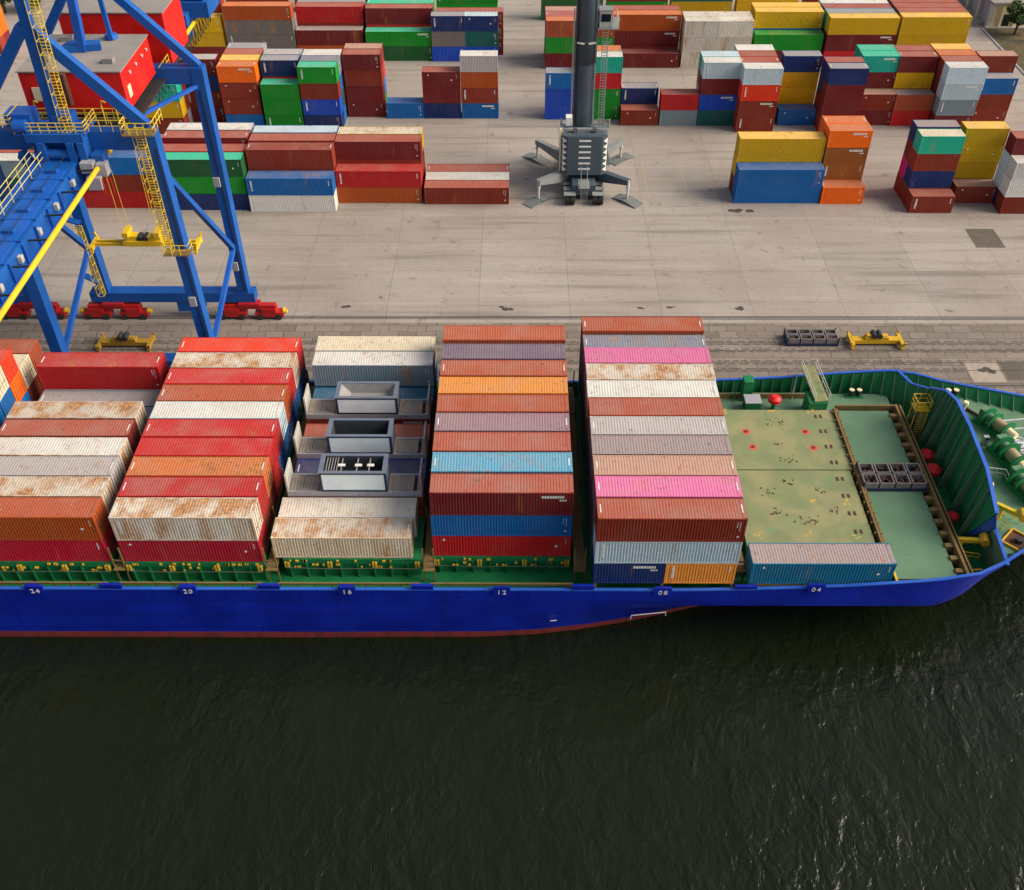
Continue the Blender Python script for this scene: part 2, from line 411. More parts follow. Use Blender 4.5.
RUST = {'bg':.7,'wr':.9,'wq':.62,'cm':.5,'wh':.36,'lb':.25,'rust':.55,'gd':.55,'sg':.5,'ogy':.55,'bo':.3,'tn':.35,'lg':.3,'ob':.3,'sk':.45,'hr':.25}
W = 2.44

def wave(n0, n1, pitch, depth):
    """corrugation profile: list of (u, d)"""
    out = []; n = max(4, round((n1-n0)/pitch)); p = (n1-n0)/n
    for i in range(n):
        u = n0+i*p; out += [(u, 0), (u+p*.30, 0), (u+p*.5, depth), (u+p*.80, depth)]
    out.append((n1, 0)); return out

_cm = {}
def cparts(L, H):
    """shared meshes of a container L x W x H: x -L/2..L/2, y 0..W (0 = the side towards the water), z 0..H"""
    k = (round(L,2), round(H,2))
    if k in _cm: return _cm[k]
    x0, x1 = -L/2, L/2; d = {}
    f = MB(); t = .16; e = .03
    for x in (x0, x1-t):
        for y in (0, W-t): f.box(x, x+t, y, y+t, .12, H-.12)
        f.box(x+.002, x+t-.002, t, W-t, 0.02, .16); f.box(x+.002, x+t-.002, t, W-t, H-.14, H-.012)
    for y in (0, W-.1): f.box(x0+t, x1-t, y+.002, y+.098, 0.02, .17); f.box(x0+t, x1-t, y+.002, y+.098, H-.10, H-.012)
    for x in (x0-.006, x1-.172):
        for y in (-.006, W-.162):
            for z in (0, H-.12): f.box(x, x+.178, y, y+.168, z, z+.12)
    f.box(x0+.2, x1-.2, .1, W-.1, .08, .14)
    d['frame'] = f
    for nm, y, s in (('a', .012, 1), ('b', W-.012, -1)):
        g = MB(); pr = wave(x0+t, x1-t, .25, .036)
        vs = [(u, y+s*dd, z) for u, dd in pr for z in (.16, H-.095)]
        g.add(vs, [(2*i, 2*i+2, 2*i+3, 2*i+1) if s > 0 else (2*i, 2*i+1, 2*i+3, 2*i+2) for i in range(len(pr)-1)])
        d['side_panel'+nm] = g
    g = MB(); pr = wave(x0+t, x1-t, .25, -.017)
    vs = [(u, y, H-.022+dd) for u, dd in pr for y in (.09, W-.09)]
    g.add(vs, [(2*i, 2*i+2, 2*i+3, 2*i+1) for i in range(len(pr)-1)])
    for x, u in ((x0+.03, x0+t+.16), (x1-t-.16, x1-.03)): g.box(x, u, .17, W-.17, H-.03, H-.006)
    d['roof_panel'] = g
    g = MB(); pr = wave(t, W-t, .27, .045)
    vs = [(x0+.02+dd, u, z) for u, dd in pr for z in (.16, H-.14)]
    g.add(vs, [(2*i, 2*i+1, 2*i+3, 2*i+2) for i in range(len(pr)-1)])
    d['end_panel'] = g
    for nm, ya, yb in (('a', t+.01, W/2-.012), ('b', W/2+.012, W-t-.01)):
        g = MB(); pr = wave(ya+.05, yb-.05, .34, -.03)
        vs = [(x1-.03+dd, u, z) for u, dd in pr for z in (.2, H-.18)]
        g.add(vs, [(2*i, 2*i+2, 2*i+3, 2*i+1) for i in range(len(pr)-1)])
        g.box(x1-.06, x1-.02, ya, yb, .17, .2); g.box(x1-.06, x1-.02, ya, yb, H-.18, H-.15)
        g.box(x1-.06, x1-.02, ya, ya+.05, .2, H-.18); g.box(x1-.06, x1-.02, yb-.05, yb, .2, H-.18)
        d['door'+nm] = g
        g = MB()
        for u in (ya+.28, yb-.28):
            g.cyl((x1-.004, u, .1), (x1-.004, u, H-.08), .018, n=6); g.box(x1-.03, x1+.012, u-.04, u+.04, .95, 1.0); g.box(x1-.03, x1+.01, u, u+.36, 1.02, 1.05)
        d['locking_rod'+nm] = g
    out = {}
    for nm, g in d.items():
        base = nm.rstrip('ab') if nm[:-1] in ('side_panel','door','locking_rod') else nm
        out[nm] = (base, mesh_of('container_'+base, g, M['rod'] if base == 'locking_rod' else M['ctn_roof'] if base == 'roof_panel' else M['ctn']))
    # lettering blocks, too small in the photograph to read
    lm = []
    for v in range(4):
        rng = random.Random(100*v+int(L)); g = MB()
        if v == 0:
            for r_ in range(2):
                xx = x1-.52-r_*.24; zz = H-.38
                for j in range(7-r_*3): dz = rng.uniform(.07,.15); g.box(xx, xx+.055, -.004, .010, zz-dz, zz); zz -= dz+.05
            g.box(x1-.62, x1-.44, -.004, .010, .55, .72)
        elif v == 1:
            xx = x1-.3-2.4
            for j in range(9):
                w_ = rng.uniform(.16,.26); g.box(xx, xx+w_-.05, -.004, .010, H-.62, H-.34); xx += w_
            for j in range(3): g.box(x1-1.2+j*.22, x1-1.05+j*.22, -.004, .010, H-.95, H-.78)
        elif v == 2:
            for j in range(8): g.box(x0+.55, x0+.80, -.004, .010, H-.36-.2*j-rng.uniform(.1,.17), H-.36-.2*j)
            for j in range(4): g.box(x1-.6, x1-.48, -.004, .010, H-.5-.2*j, H-.36-.2*j)
        else:
            g.cyl((x0+1.0,-.004,H-.5),(x0+1.0,.010,H-.5),.12,n=10); g.cyl((x1-1.3,-.004,H*.5),(x1-1.3,.010,H*.5),.13,n=10)
            for j in range(4): g.box(x1-.5, x1-.44, -.004, .010, H-.5-.17*j, H-.40-.17*j)
        lm.append(mesh_of('container_lettering', g, M['white_mark']))
    for x in (x0+.24, x1-.33):                       # white code bars at both ends of the roof
        g = MB(); g.box(x, x+.09, .75, W-.75, H-.02, H+.003)
        lm.append(mesh_of('container_roof_code', g, M['white_mark']))
    _cm[k] = (out, lm)
    return _cm[k]

crng = random.Random(42)
N_CTN = 0
HIDDEN = {1,2,4,5,6,10,11,12,13,17,18,20,21,23,24,28,31,32,34,35,51,52,53,56,62,63,64,66,67,68,70,71,72,77,78,79,81,82,83,89,90,91,93,94,95,101,102,103,113,116,117,118,119,120,124,126,129,130,134,135,137,138,149,150,151,152,154,155,156,157,158,159,160,161,162,163,164,165,166,167,169,173,177,180,183,184,188,193,195,196,198,199,201,204,205,207,208,210,211,213,216,217,219,220,222,223,227,229,230,232,233,235,236,237,238,239,240,241,242,250,251,252,255,263,264,265,271,272,273,275,276,277,279,280,281,284,292,293,294,298,299,302,303,304,308,309,312,313,314,320,321,322,324,325,326,328,329,330,335,336,337,345,349,350,351,363,370,411,412,414,415,417,418,420,421,423,424,426,427,429,430,432,433,457,459,461,463,465,467,469,471,472,473,474,475,476,477,478,479,480,481,482,483,484,485,486,487,488,489,492,497}      # containers buried inside the stacks, nothing of them shows
PACK = {}
def container(xc, y, z, L, H, code, label, group, flip=False, mark=True, roof=None, detail=False, size='forty foot'):
    """xc = centre along the quay, y = front (water) side, z = bottom"""
    global N_CTN; N_CTN += 1
    out, lm = cparts(L, H)
    rc = None
    if ':' in code: code, rc = code.split(':')
    if N_CTN in HIDDEN:
        PACK.setdefault(code, MB()).box(xc-L/2+.01, xc+L/2-.01, y+.01, y+W-.01, z+.01, z+H-.01); return None
    c = lin(PAL[code]); j = crng.uniform(.86, 1.10)
    c = tuple(min(.9, v*j) for v in c)
    rt = c if rc is None else lin(PAL[rc])  # paler roof codes blend real fading with the sunlit tone of tops
    rust = RUST.get(code, .30) + crng.uniform(-.06, .12); rrust = (RUST.get(rc or code, .38)) + crng.uniform(-.04, .16)
    o = thing('shipping_container', label, 'container', (xc, y, z), group)
    o.rotation_euler = (0, 0, crng.uniform(-.0015, .0015))
    kids = {}
    for nm, (base, me) in out.items():
        if base == 'locking_rod' and not detail: continue
        p = bpy.data.objects.new(base, me); COL.objects.link(p)
        cc = rt if base == 'roof_panel' else c; a = rrust if base == 'roof_panel' else rust
        p.color = (*cc, max(0, a)); p.parent = kids['door'+nm[-1]] if base == 'locking_rod' else o
        if flip and base in ('end_panel', 'door'):
            p.rotation_euler = (0, 0, math.pi); p.location = (0, W, 0)
        kids[nm] = p
    if mark:
        p = bpy.data.objects.new('lettering', lm[crng.choice((0,0,0,1,2,2,3))]); COL.objects.link(p); p.parent = kids['side_panela']
    if crng.random() < (.55 if detail else .2):
        for q_ in (4, 5): p = bpy.data.objects.new('roof_code', lm[q_]); COL.objects.link(p); p.parent = kids['roof_panel']
    return o

TIER = {1:['single-tier'], 2:['bottom','top'], 3:['bottom','middle','top'], 4:['bottom','second-tier','third-tier','top'], 5:['bottom','second-tier','third-tier','fourth-tier','top']}
ROWN = ['front','second','third','fourth','fifth','sixth','seventh','eighth','ninth','tenth','eleventh']
FILL = ['br','br','dr','bl','gr','nb','rd','gy','ob','yl','dt','br']
frng = random.Random(9)

def yard_stack(phrase, X, Y, size, rows, h=2.6, pitch=2.53, flip=False, jitter=.04):
    L = 12.19 if size == 40 else 6.06
    for ri, tiers in enumerate(rows):
        z = ZQ; hh = h[ri] if isinstance(h, (list, tuple)) else h
        for ti, code in enumerate(tiers):
            if code == '.': code = frng.choice(FILL)
            cd = code.split(':')[0]
            lab = f"{CNAME[cd]} container, {TIER[len(tiers)][ti]}" + (f", {ROWN[ri]} row" if len(rows) > 1 else "") + f" of {phrase}"
            if cd == 'WR2': pass
            container(X+L/2+crng.uniform(-jitter, jitter), Y+ri*pitch, z, L, hh, code, lab, 'containers stacked in the yard', flip, mark=crng.random() < .6)
            z += hh + .004

# the yard, X Y = front left corner on the ground, rows from the water inland, tiers from the ground up
yard_stack('long stack behind the boom', -83.46, 73.3, 40, [['br','dt','sg:wh'],['.','.','hr']])
yard_stack('red-based stack under the portal beam', -70.73, 74.2, 40, [['rd','br','bl'],['.','.','.','dr']])
yard_stack('green-fronted stack behind crane leg', -57.37, 73.6, 40, [['nb','gr','dg:mt'],['.','.','rd:hr'],['.','.','dr:hr'],['.','.','gy:wh']], h=[2.6,2.6,2.85,2.85], pitch=2.62)
yard_stack('brown-over-blue stack right of crane', -44.88, 73.1, 40, [['wh','bl'],['.','.','br'],['.','.','br:hr'],['.','.','bl:lb']], h=[2.6,2.75,2.8,2.8], pitch=2.6)
yard_stack('maroon-over-red stack', -32.64, 75.7, 40, [['ob','rd'],['.','.','dr:hr'],['.','.','yl:cm']], h=[2.5,2.75,2.75])
yard_stack('low stack left of mobile crane', -20.03, 75.35, 40, [['br:hr'],['wh'],['br:hr']], h=2.6)
yard_stack('turquoise and yellow stack inside the crane', -66.4, 98.4, 20, [['.','yl','tl'],['.','.','br']], h=2.7)
yard_stack('narrow stack right of turquoise one', -60.81, 102.85, 20, [['dr','br','nb','dr:lg']])
yard_stack('orange-fronted tall stack', -53.97, 100.0, 20, [['bl','br','br','or:ogy'],['.','.','.','yl:yp'],['.','.','.','hr'],['.','.','.','gy']])
yard_stack('green stack beside orange stack', -47.51, 99.66, 20, [['gr','gr','gr:mt'],['.','.','.','nb:gy'],['.','.','.','sg:lg']], h=[2.55,2.62,2.62])
yard_stack('green-topped stack beside maroon stack', -41.21, 99.66, 20, [['nb','rb','br','gr:mt'],['.','.','.','sl'],['.','.','.','wh']])
yard_stack('four-high maroon stack', -34.81, 104.8, 20, [['dr','dr','br','dr:hr'],['.','.','.','br:tn']])
yard_stack('low stack right of the maroon stack', -28.32, 104.2, 20, [['bl']])
yard_stack('narrow maroon-over-navy stack', -22.15, 104.2, 20, [['nb','dr','dr:hr']])
yard_stack('white-topped stack of four', -15.89, 104.2, 20, [['bl','br','ob','lg:wh']])
yard_stack('yellow stack right of red house', -72.45, 128.8, 40, [['dr','yl','yl:yp'],['.','.','.','br:hr']])
yard_stack('grimy grey and orange stack', -59.47, 128.8, 40, [['gd','gd','gd','ob:ogy']], h=2.45)
yard_stack('red-over-maroon stack', -47.05, 129.2, 40, [['ob','dr:gm'],['.','.','rd:hr'],['.','.','gy']], h=[2.7,2.9,2.9])
yard_stack('maroon-over-green stack', -34.3, 128.8, 40, [['dg','gr:mt'],['.','rd','dr:hr'],['.','.','gr:mt']], h=[2.65,2.85,2.85])
yard_stack('left navy stack', -22.27, 128.5, 20, [['rb','gd','nb:gy']], h=2.72)
yard_stack('right navy stack', -16.27, 128.5, 20, [['rb','dt','nb:lb']], h=2.72)
yard_stack('row behind the navy stacks', -21.5, 131.6, 40, [['br','br','br:hr']])
yard_stack('orange stack at far left edge', -115.2, 132, 40, [['br','or','or:hr'],['.','or','or:hr']], h=2.9)
yard_stack('brown stack at the top left', -79.58, 154.4, 40, [['dr','dr','dr:hr']])
yard_stack('far stack above grimy stack', -65.7, 154.4, 40, [['br','gd','dr']])
yard_stack('far stack above red-over-maroon stack', -51.82, 154.4, 40, [['br','ob','br:hr']])
yard_stack('far stack above maroon-over-green stack', -37.9, 154.4, 40, [['br','dr','dr']])
yard_stack('far green stack above navy stacks', -22.88, 150.9, 40, [['gr','gr','br']])
# right of the mobile crane
yard_stack('striped stack behind the mobile crane', -1.67, 125.0, 40, [['dr','gr','bo:ogy'],['.','.','pk:hr'],['.','.','br:tn']], h=2.85)
yard_stack('maroon stack right of crane cab', 10.4, 125.5, 40, [['dr'],['.','dr','ob:ogy'],['.','.','br:hr']], h=[2.6,2.85,2.85])
yard_stack('rust-stained white stack', 23.03, 125.7, 40, [['wq','wq'],['.','.','wq']], h=[2.75,2.75,2.75])
for i in (0, 1):
    container(23.03+3.05+i*6.09, 125.7, ZQ+5.51, 6.06, 2.75, 'wq', 'rust-stained white short container, %s of the top front pair in rust-stained stack' % ('left','right')[i], 'containers stacked in the yard')
yard_stack('green and yellow stack', 35.98, 126.4, 40, [['dr','gr:gr'],['.','.','yl:yp'],['.','.','yl:yp']], h=[2.8,2.9,2.9], pitch=2.6)
yard_stack('yellow-over-maroon stack', 48.65, 125.9, 40, [['rd','dr','yl:yp'],['.','.','tl:gy'],['.','.','bl:hr'],['.','.','wh']], h=2.9)
yard_stack('yellow stack by the far kerb', 61.38, 125.9, 40, [['br','yl','yl:yp'],['.','.','hr'],['.','.','hr'],['.','.','br:hr']], h=2.95)
yard_stack('far dark green stack', -1.98, 149.5, 40, [['dg','dg','dg']])
yard_stack('far stack above maroon stack', 11.2, 152.6, 40, [['gr','dr','br']])
yard_stack('far stack above white stack', 24.15, 152.6, 40, [['yl','dt','br']])
yard_stack('far yellow stack', 37.29, 152.6, 40, [['yl','yl','yl']])
yard_stack('far stack left of kerb', 50.8, 152.6, 40, [['br','dr','sl']])
yard_stack('far stack nearest the kerb', 64.1, 152.6, 40, [['br','br','dr']])
yard_stack('royal blue stack behind mobile crane', -2.07, 103.8, 20, [['rb','rb','bl:gy']])
yard_stack('turquoise-topped stack beside crane ladder', 4.08, 103.8, 20, [['gr','gr','rd','tl:wh'],['.','.','.','tn:ogy']])
yard_stack('navy and brown stack', 10.31, 101.5, 20, [['br:hr'],['.','nb:gy']])
yard_stack('red-over-grey pair', 16.59, 101.5, 20, [['sg','rd:hr']])
yard_stack('pale-topped royal blue stack', 22.8, 101.5, 20, [['dt','rb','dr','lb:wh'],['.','.','dr','tl:lb']])
yard_stack('tall stack with four-deep top', 28.75, 99.1, 20, [['br','br','or2','lb:wh'],['.','.','.','rd:hr'],['.','.','.','hr'],['.','.','.','wh']])
yard_stack('navy and yellow stack', 35.95, 101.6, 20, [['bl'],['.','yl','yl','nb:gy']])
yard_stack('navy-over-maroon stack', 42.1, 99.1, 20, [['br','dr','dr','nb:gy'],['.','dr','nb','nb:hr']])
yard_stack('mint-topped stack', 48.55, 101.6, 20, [['dr','br:tn'],['.','.','dr','tl:mt'],['.','.','.','tl:mt']])
yard_stack('brown-over-red stack', 54.4, 101.4, 20, [['rd','bo:gm'],['.','.','yl','dr:hr'],['.','.','.','br:hr']])
yard_stack('white tall stack right', 60.7, 99.5, 20, [['dr','sg','lb','lb:wh'],['.','rd','dr','br:hr'],['.','.','.','ogy'],['.','.','.','yl:yp']])
yard_stack('end stack by the kerb', 67.05, 101.6, 20, [['br','br','bl:gy'],['.','.','.','br:tn']])
yard_stack('yellow-over-blue front stack', 24.9, 75.7, 40, [['bl','bl'],['dr','yl','yl:yp']], h=[2.62,2.9])
yard_stack('orange stack beside blue container', 37.3, 75.5, 20, [['or:ogy'],['or','rust','rust','or:ogy'],['or','or','or','or:ogy']], h=[2.6,2.5,2.5])
yard_stack('mint and navy front stack', 49.36, 72.9, 20, [['br:hr'],['br','nb','br','mt:cm'],['br','mg','dr','nb:gm']], h=[2.6,2.6,2.65])
yard_stack('yellow front stack', 56.5, 75.8, 20, [['br:tn'],['.','yl','yl','yl:yp']], h=[2.6,2.55])
yard_stack('white front stack at right edge', 62.3, 72.7, 20, [['br','wh','wh'],['.','lb','lb','dr:hr']], h=[2.6,2.55])

# ------------------------------------------------------------------ containers on board
def ship_row(bay, x0, y, tiers, zb, ri, L=12.19, flip=False, heights=2.6):
    z = zb
    for ti, code in enumerate(tiers):
        hh = heights[ti] if isinstance(heights, (list, tuple)) else heights
        if code == '.': code = frng.choice(FILL)
        cd = code.split(':')[0]
        lab = f"{CNAME[cd]} ship container, {TIER[len(tiers)][ti]}, {ROWN[ri]} row from water, {bay}"
        container(x0+L/2+crng.uniform(-.03,.03), y, z, L, hh, code, lab, 'containers on the ship', flip, mark=True, detail=True)
        z += hh + .006
# bay E, next to the open hatches
E_TOP = ['br:hr','pk','tn','gm','lg','bo:hr','wh','wr','pk','sl','bo']
for i, c in enumerate(E_TOP):
    y = i*2.6
    if i == 0:
        container(3.03, 0, 0, 6.03, 2.6, 'nb', 'navy short container, bottom outer row, bay nearest the open hatches', 'containers on the ship', detail=True)
        container(9.14, 0, 0, 6.03, 2.6, 'of', 'orange-yellow short container, bottom outer row, bay nearest the open hatches', 'containers on the ship', detail=True)
        z = 2.606
        for code, hh, t in (('lb',2.72,'middle'),('br:hr',2.75,'top')):
            cd = code[:2]
            container(6.1, 0, z, 12.19, hh, code, f"{CNAME[cd]} ship container, {t}, first row from water, bay by open hatches", 'containers on the ship', detail=True); z += hh+.006
    else:
        ship_row('bay by open hatches', 0, y, ['nb','pg', c], 0, i, flip=True, heights=(2.65,2.7,2.35) if c == 'sl' else (2.65,2.72,2.7))
# bay D
D_TOP = ['dr:hr','sk','hr','mv','bo','of','hr:bo','pg','bo']
for i, c in enumerate(D_TOP):
    ship_row('bay with sky-blue roof', -14.0, 3.3+i*2.655, (['rd','bl',c] if i == 0 else ['.','.',c]), -.2, i, heights=(2.6,2.6,2.7) if i < 8 else (2.6,2.7,2.9))
# bay B
B_TOP = ['wr','rd','ogy','rd','rd:rd','lb:wh','ob:bo','rd','wr','rd:or2']
for i, c in enumerate(B_TOP):
    ship_row('mostly red bay', -41.15, 2.1+i*2.585, (['cr',c] if i == 0 else [frng.choice(['nb','br','bl','rd']),c]), .3, i, heights=(2.7,2.88))
# bay A
A_TOP = ['ob:bo','wr','lg','wr:wh','dr:hr','wr',None,None,'rd']
for i, c in enumerate(A_TOP):
    ship_row('bay at left with gap', -54.65, 2.1+i*2.585, (['cr',c] if i == 0 else [frng.choice(['sl','lb','br']),c] if c else ['sl:gy']), .3, i, heights=(2.7,2.88))
# bay at the left picture edge
for i, t in enumerate([['br','br','br'],['.','.','br'],['.','.','br'],['.','.','gy'],['.','.','br'],['br','bl','br'],['bl','bl','cm'],['bl','or','or2'],['br','cm'],['br','bo']]):
    ship_row('bay cut by left edge', -68.7, 2.3+i*2.6, t, .2, i, heights=2.6)
# bay C: one tier, flat racks standing on it
for i, c in enumerate(['bg:wr','wh:wq']):
    ship_row('bay with flat racks', (-28.05,-27.8)[i], 2.75+i*2.53, [c], .1, i, heights=2.6)
for i, (y, c) in enumerate([(7.85,'br'),(10.35,'rb:nb'),(12.87,'br'),(15.5,'br:hr'),(18.6,'br'),(21.15,'bl:pt')]):
    ship_row('bay with flat racks', -27.3, y, [c], .1, i+2, heights=2.6)
ship_row('bay with flat racks', -27.3, 23.7, ['.','sg:wh'], .1, 8, heights=2.65)
ship_row('bay with flat racks', -27.3, 26.25, ['.','cm'], .1, 9, heights=2.65)
container(19.55, -.05, .05, 12.19, 2.6, 'pt:gm', 'petrol blue container with grey roof, alone beside the open hatch covers', 'containers on the ship', detail=True)

# the buried cores of the stacks
mb = MB(); mi = []; mats = []
for k_, m_ in PACK.items():
    o_ = len(mb.v); mb.v += m_.v; mb.f += [tuple(i+o_ for i in f) for f in m_.f]
    mi += [len(mats)]*len(m_.f); mats.append(painted('core_paint_'+CNAME[k_], PAL[k_], .55, .3))
if mb.v:
    o = bpy.data.objects.new('buried_containers', mesh_of('buried_containers', mb, None)); COL.objects.link(o)
    for m_ in mats: o.data.materials.append(m_)
    o.data.polygons.foreach_set('material_index', mi)
    tag(o, 'containers buried inside the stacks behind the visible ones', 'containers', kind='stuff')

# ------------------------------------------------------------------ the container ship
ship = thing('container_ship', 'blue hulled container ship with green decks moored along the quay', 'ship', (0, 14, ZW))
YC = 14.0
def lerp_tab(t, x):
    if x <= t[0][0]: return t[0][1]
    for (a, va), (b, vb) in zip(t, t[1:]):
        if x <= b: return va+(vb-va)*(x-a)/(b-a)
    return t[-1][1]
HB = [(-140,14.5),(28,14.5),(30,14.42),(33,14.15),(35.3,13.2),(37.4,11.9),(39.5,11.0),(45,8.8),(50,6.6),(54,4.1),(57,1.6),(58.2,.02)]
ZT = [(-140,-.35),(8,-.35),(13,-.2),(18,.05),(22,.3),(26,.7),(30,1.1),(33,1.5),(36,1.9),(45,2.4),(58.2,3.4)]
ZK = [(-140,-2.4),(33,-2.35),(36,-1.8),(45,-1.0),(58.2,-.4)]
WLB = [(-140,14.5),(-26,14.5),(-10,14.35),(-5,14.05),(-1,13.5),(3,12.7),(7,11.7),(12,10.3),(20,7.6),(30,4.4),(40,1.6),(46,.3),(58.2,.02)]
XS = [-140,-100,-60,-40,-26,-16,-10,-5,-1,3,7,10,12,14,17,20,22,24,26,28,30,31.5,33,34.2,35.3,36.3,37.4,39.5,42,45,47.5,50,52,54,55.5,57,58.2]
def hbz(x, z):
    """half breadth of the hull side at height z (the bow flares in below the rail)"""
    b, zt, zk, w = (lerp_tab(t, x) for t in (HB, ZT, ZK, WLB))
    bk = max(b-max(0, min(1.9, (x-30.5)*.42)), w+.01); t = min(1, max(0, (zt-.28-z)/(zt-.28-zk)))
    return b+(bk-b)*t
h = MB(); prof = []
for x in XS:
    b, zt, zk, w = (lerp_tab(t, x) for t in (HB, ZT, ZK, WLB))
    bk = b-max(0, min(1.9, (x-30.5)*.42)); bk = max(bk, w+.01)
    k = min(1, max(0, (x+4)/16)); mid = w+(b-w)*(.30+.25*(1-k)); m2 = min(bk, w+(b-w)*.65)
    prof.append([(b, zt), (b, zt-.28), (bk, zk), (m2 if k > .01 else bk, zk-(zk+7)*.28), (mid if k > .01 else b, zk-(zk+7)*.6), (w, -6.6), (w, -7.6), (w*.93, -11)])
for s in (-1, 1):
    n = len(prof[0]); vs = [(x, YC+s*b, z) for x, P_ in zip(XS, prof) for b, z in P_]
    fs = []
    for i in range(len(XS)-1):
        for j in range(n-1):
            q = (i*n+j, (i+1)*n+j, (i+1)*n+j+1, i*n+j+1)
            fs.append(q if s > 0 else q[::-1])
    h.add(vs, fs)
hull = part('hull', h, M['hull'], ship, smooth=True); hull.data.set_sharp_from_angle(angle=R(32))
# inner skin of the bulwark, rail cap
for s in (-1, 1):
    inn = MB(); cap = MB(); pts = [(x, lerp_tab(HB, x), lerp_tab(ZT, x)) for x in XS if x < 58]
    for (xa, ba, za), (xb, bb, zb_) in zip(pts, pts[1:]):
        zd = lambda x: -2.2 if x < 36.2 else 1.0
        a0, a1 = (xa, YC+s*(hbz(xa, zd(xa))-.36), zd(xa)), (xa, YC+s*(ba-.16), za)
        b0, b1 = (xb, YC+s*(hbz(xb, zd(xb))-.36), zd(xb)), (xb, YC+s*(bb-.16), zb_)
        inn.add([a0, b0, b1, a1], [(0,1,2,3) if s > 0 else (0,3,2,1)])
        cap.add([(xa,YC+s*(ba+.05),za+.06),(xb,YC+s*(bb+.05),zb_+.06),(xb,YC+s*(bb-.24),zb_+.06),(xa,YC+s*(ba-.24),za+.06),
                 (xa,YC+s*(ba+.05),za-.04),(xb,YC+s*(bb+.05),zb_-.04),(xb,YC+s*(bb-.24),zb_-.04),(xa,YC+s*(ba-.24),za-.04)],
                [(0,1,2,3),(4,7,6,5),(0,4,5,1),(2,6,7,3)])
    part('bulwark_lining', inn, M['deck_green_dark'], ship); part('rail_cap', cap, M['hull_trim'], ship)
# bulwark stays
for s in (-1, 1):
    for k in range(0, 44):
        g = MB(); x = 13.5+k*1.05
        if x > 57: break
        zd = -2.2 if x < 36.2 else 1.0
        b = lerp_tab(HB, x)-.17; zt = lerp_tab(ZT, x)-.12; c_ = hbz(x, zd)-.17
        g.add([(x-.03,YC+s*b,zt),(x-.03,YC+s*(b-.14),zt),(x-.03,YC+s*(c_-.55),zd),(x-.03,YC+s*c_,zd),(x+.03,YC+s*b,zt),(x+.03,YC+s*(b-.14),zt),(x+.03,YC+s*(c_-.55),zd),(x+.03,YC+s*c_,zd)],
              [(0,1,2,3),(7,6,5,4),(0,4,5,1),(1,5,6,2)])
        part('bulwark_stay', g, M['deck_green'], ship)
# decks
dk = MB()
def deckstrip(g, x0, x1, z, step=2., inset=.15):
    x = x0
    while x < x1-1e-6:
        xb = min(x1, x+step); a, b = hbz(x, z)-inset, hbz(xb, z)-inset
        g.add([(x,YC-a,z),(xb,YC-b,z),(xb,YC+b,z),(x,YC+a,z)], [(0,1,2,3)]); x = xb
deckstrip(dk, -140, 36.2, -2.2); part('main_deck', dk, M['deck_green_dark'], ship)
fd = MB(); deckstrip(fd, 36.2, 58, 1.0, 1.5); b = hbz(36.2, -2.2)-.2; b1_ = hbz(36.2, 1.0)-.15
fd.quad((36.2,YC-b,-2.2),(36.2,YC-b1_,1.0),(36.2,YC+b1_,1.0),(36.2,YC+b,-2.2)); part('forecastle_deck', fd, M['deck_green'], ship)

# hatch covers under the bays (green coaming, cover, yellow lashing fittings)
def hatch(x0, x1, y0, y1, ztop, mat, cname, label=None):
    g = MB(); g.box(x0, x1, y0, y1, ztop-.55, ztop); hc = part('hatch_cover', g, mat, ship, label=label)
    g = MB(); g.box(x0+.12, x1-.12, y0+.15, y1-.15, -2.2, ztop-.55)
    x = x0+.5
    while x < x1-.4: g.box(x, x+.12, y0-.10, y0+.15, -2.2, ztop-.56); g.box(x, x+.12, y1-.15, y1+.10, -2.2, ztop-.56); x += 1.5
    part('hatch_coaming', g, M['deck_green_dark'], ship)
    return hc
fr = random.Random(3)
def fittings(x0, x1, y, z):
    g = MB()
    for k in range(26):
        x = fr.uniform(x0+.3, x1-.3); zz = z-fr.choice((.1,.15,.6,.9)); w_ = fr.uniform(.08,.3)
        g.box(x, x+w_, y-.16, y-.02, zz-.1, zz+.07)
    for x in (x0+.1, x1-.5, x0+3.9, x0+7.9):
        for k in range(2): g.box(x+k*.24, x+k*.24+.15, y-.24, y-.02, z-.9, z-.25)
    part('lashing_fittings', g, M['yellow_mark'], ship)
    g = MB(); g.tube([(x0+.1,y-.3,z-.75),(x0+4,y-.36,z-.85),(x0+8,y-.36,z-.78),(x1-.1,y-.3,z-.9)], .03); part('lashing_rail', g, M['rod'], ship)
for x0, y0, y1, zt in ((-68.7,2.2,28,.18),(-54.65,2.0,28,.28),(-41.15,2.0,28,.28),(-27.3,2.6,28.2,.08),(-14.0,3.15,26.9,-.22),(0,2.6,28,-.02)):
    hatch(x0-.05, x0+12.24, y0, y1, zt, M['deck_green_dark'], '')
    if x0 < -1: fittings(x0, x0+12.19, y0, zt)
# outboard stanchions under the bay by the hatches and under the lone container
g = MB()
for x in (0.1, 5.9, 11.9): g.box(x, x+.25, .0, .3, -2.2, -.02)
for x in (13.6, 19.4, 25.3): g.box(x, x+.25, .0, .3, -2.2, .03)
g.box(13.5, 25.6, -.02, .22, -.42, .02); g.box(13.5, 25.6, 2.2, 2.44, -.42, .02)
part('stanchions', g, M['rail_brown'], ship)
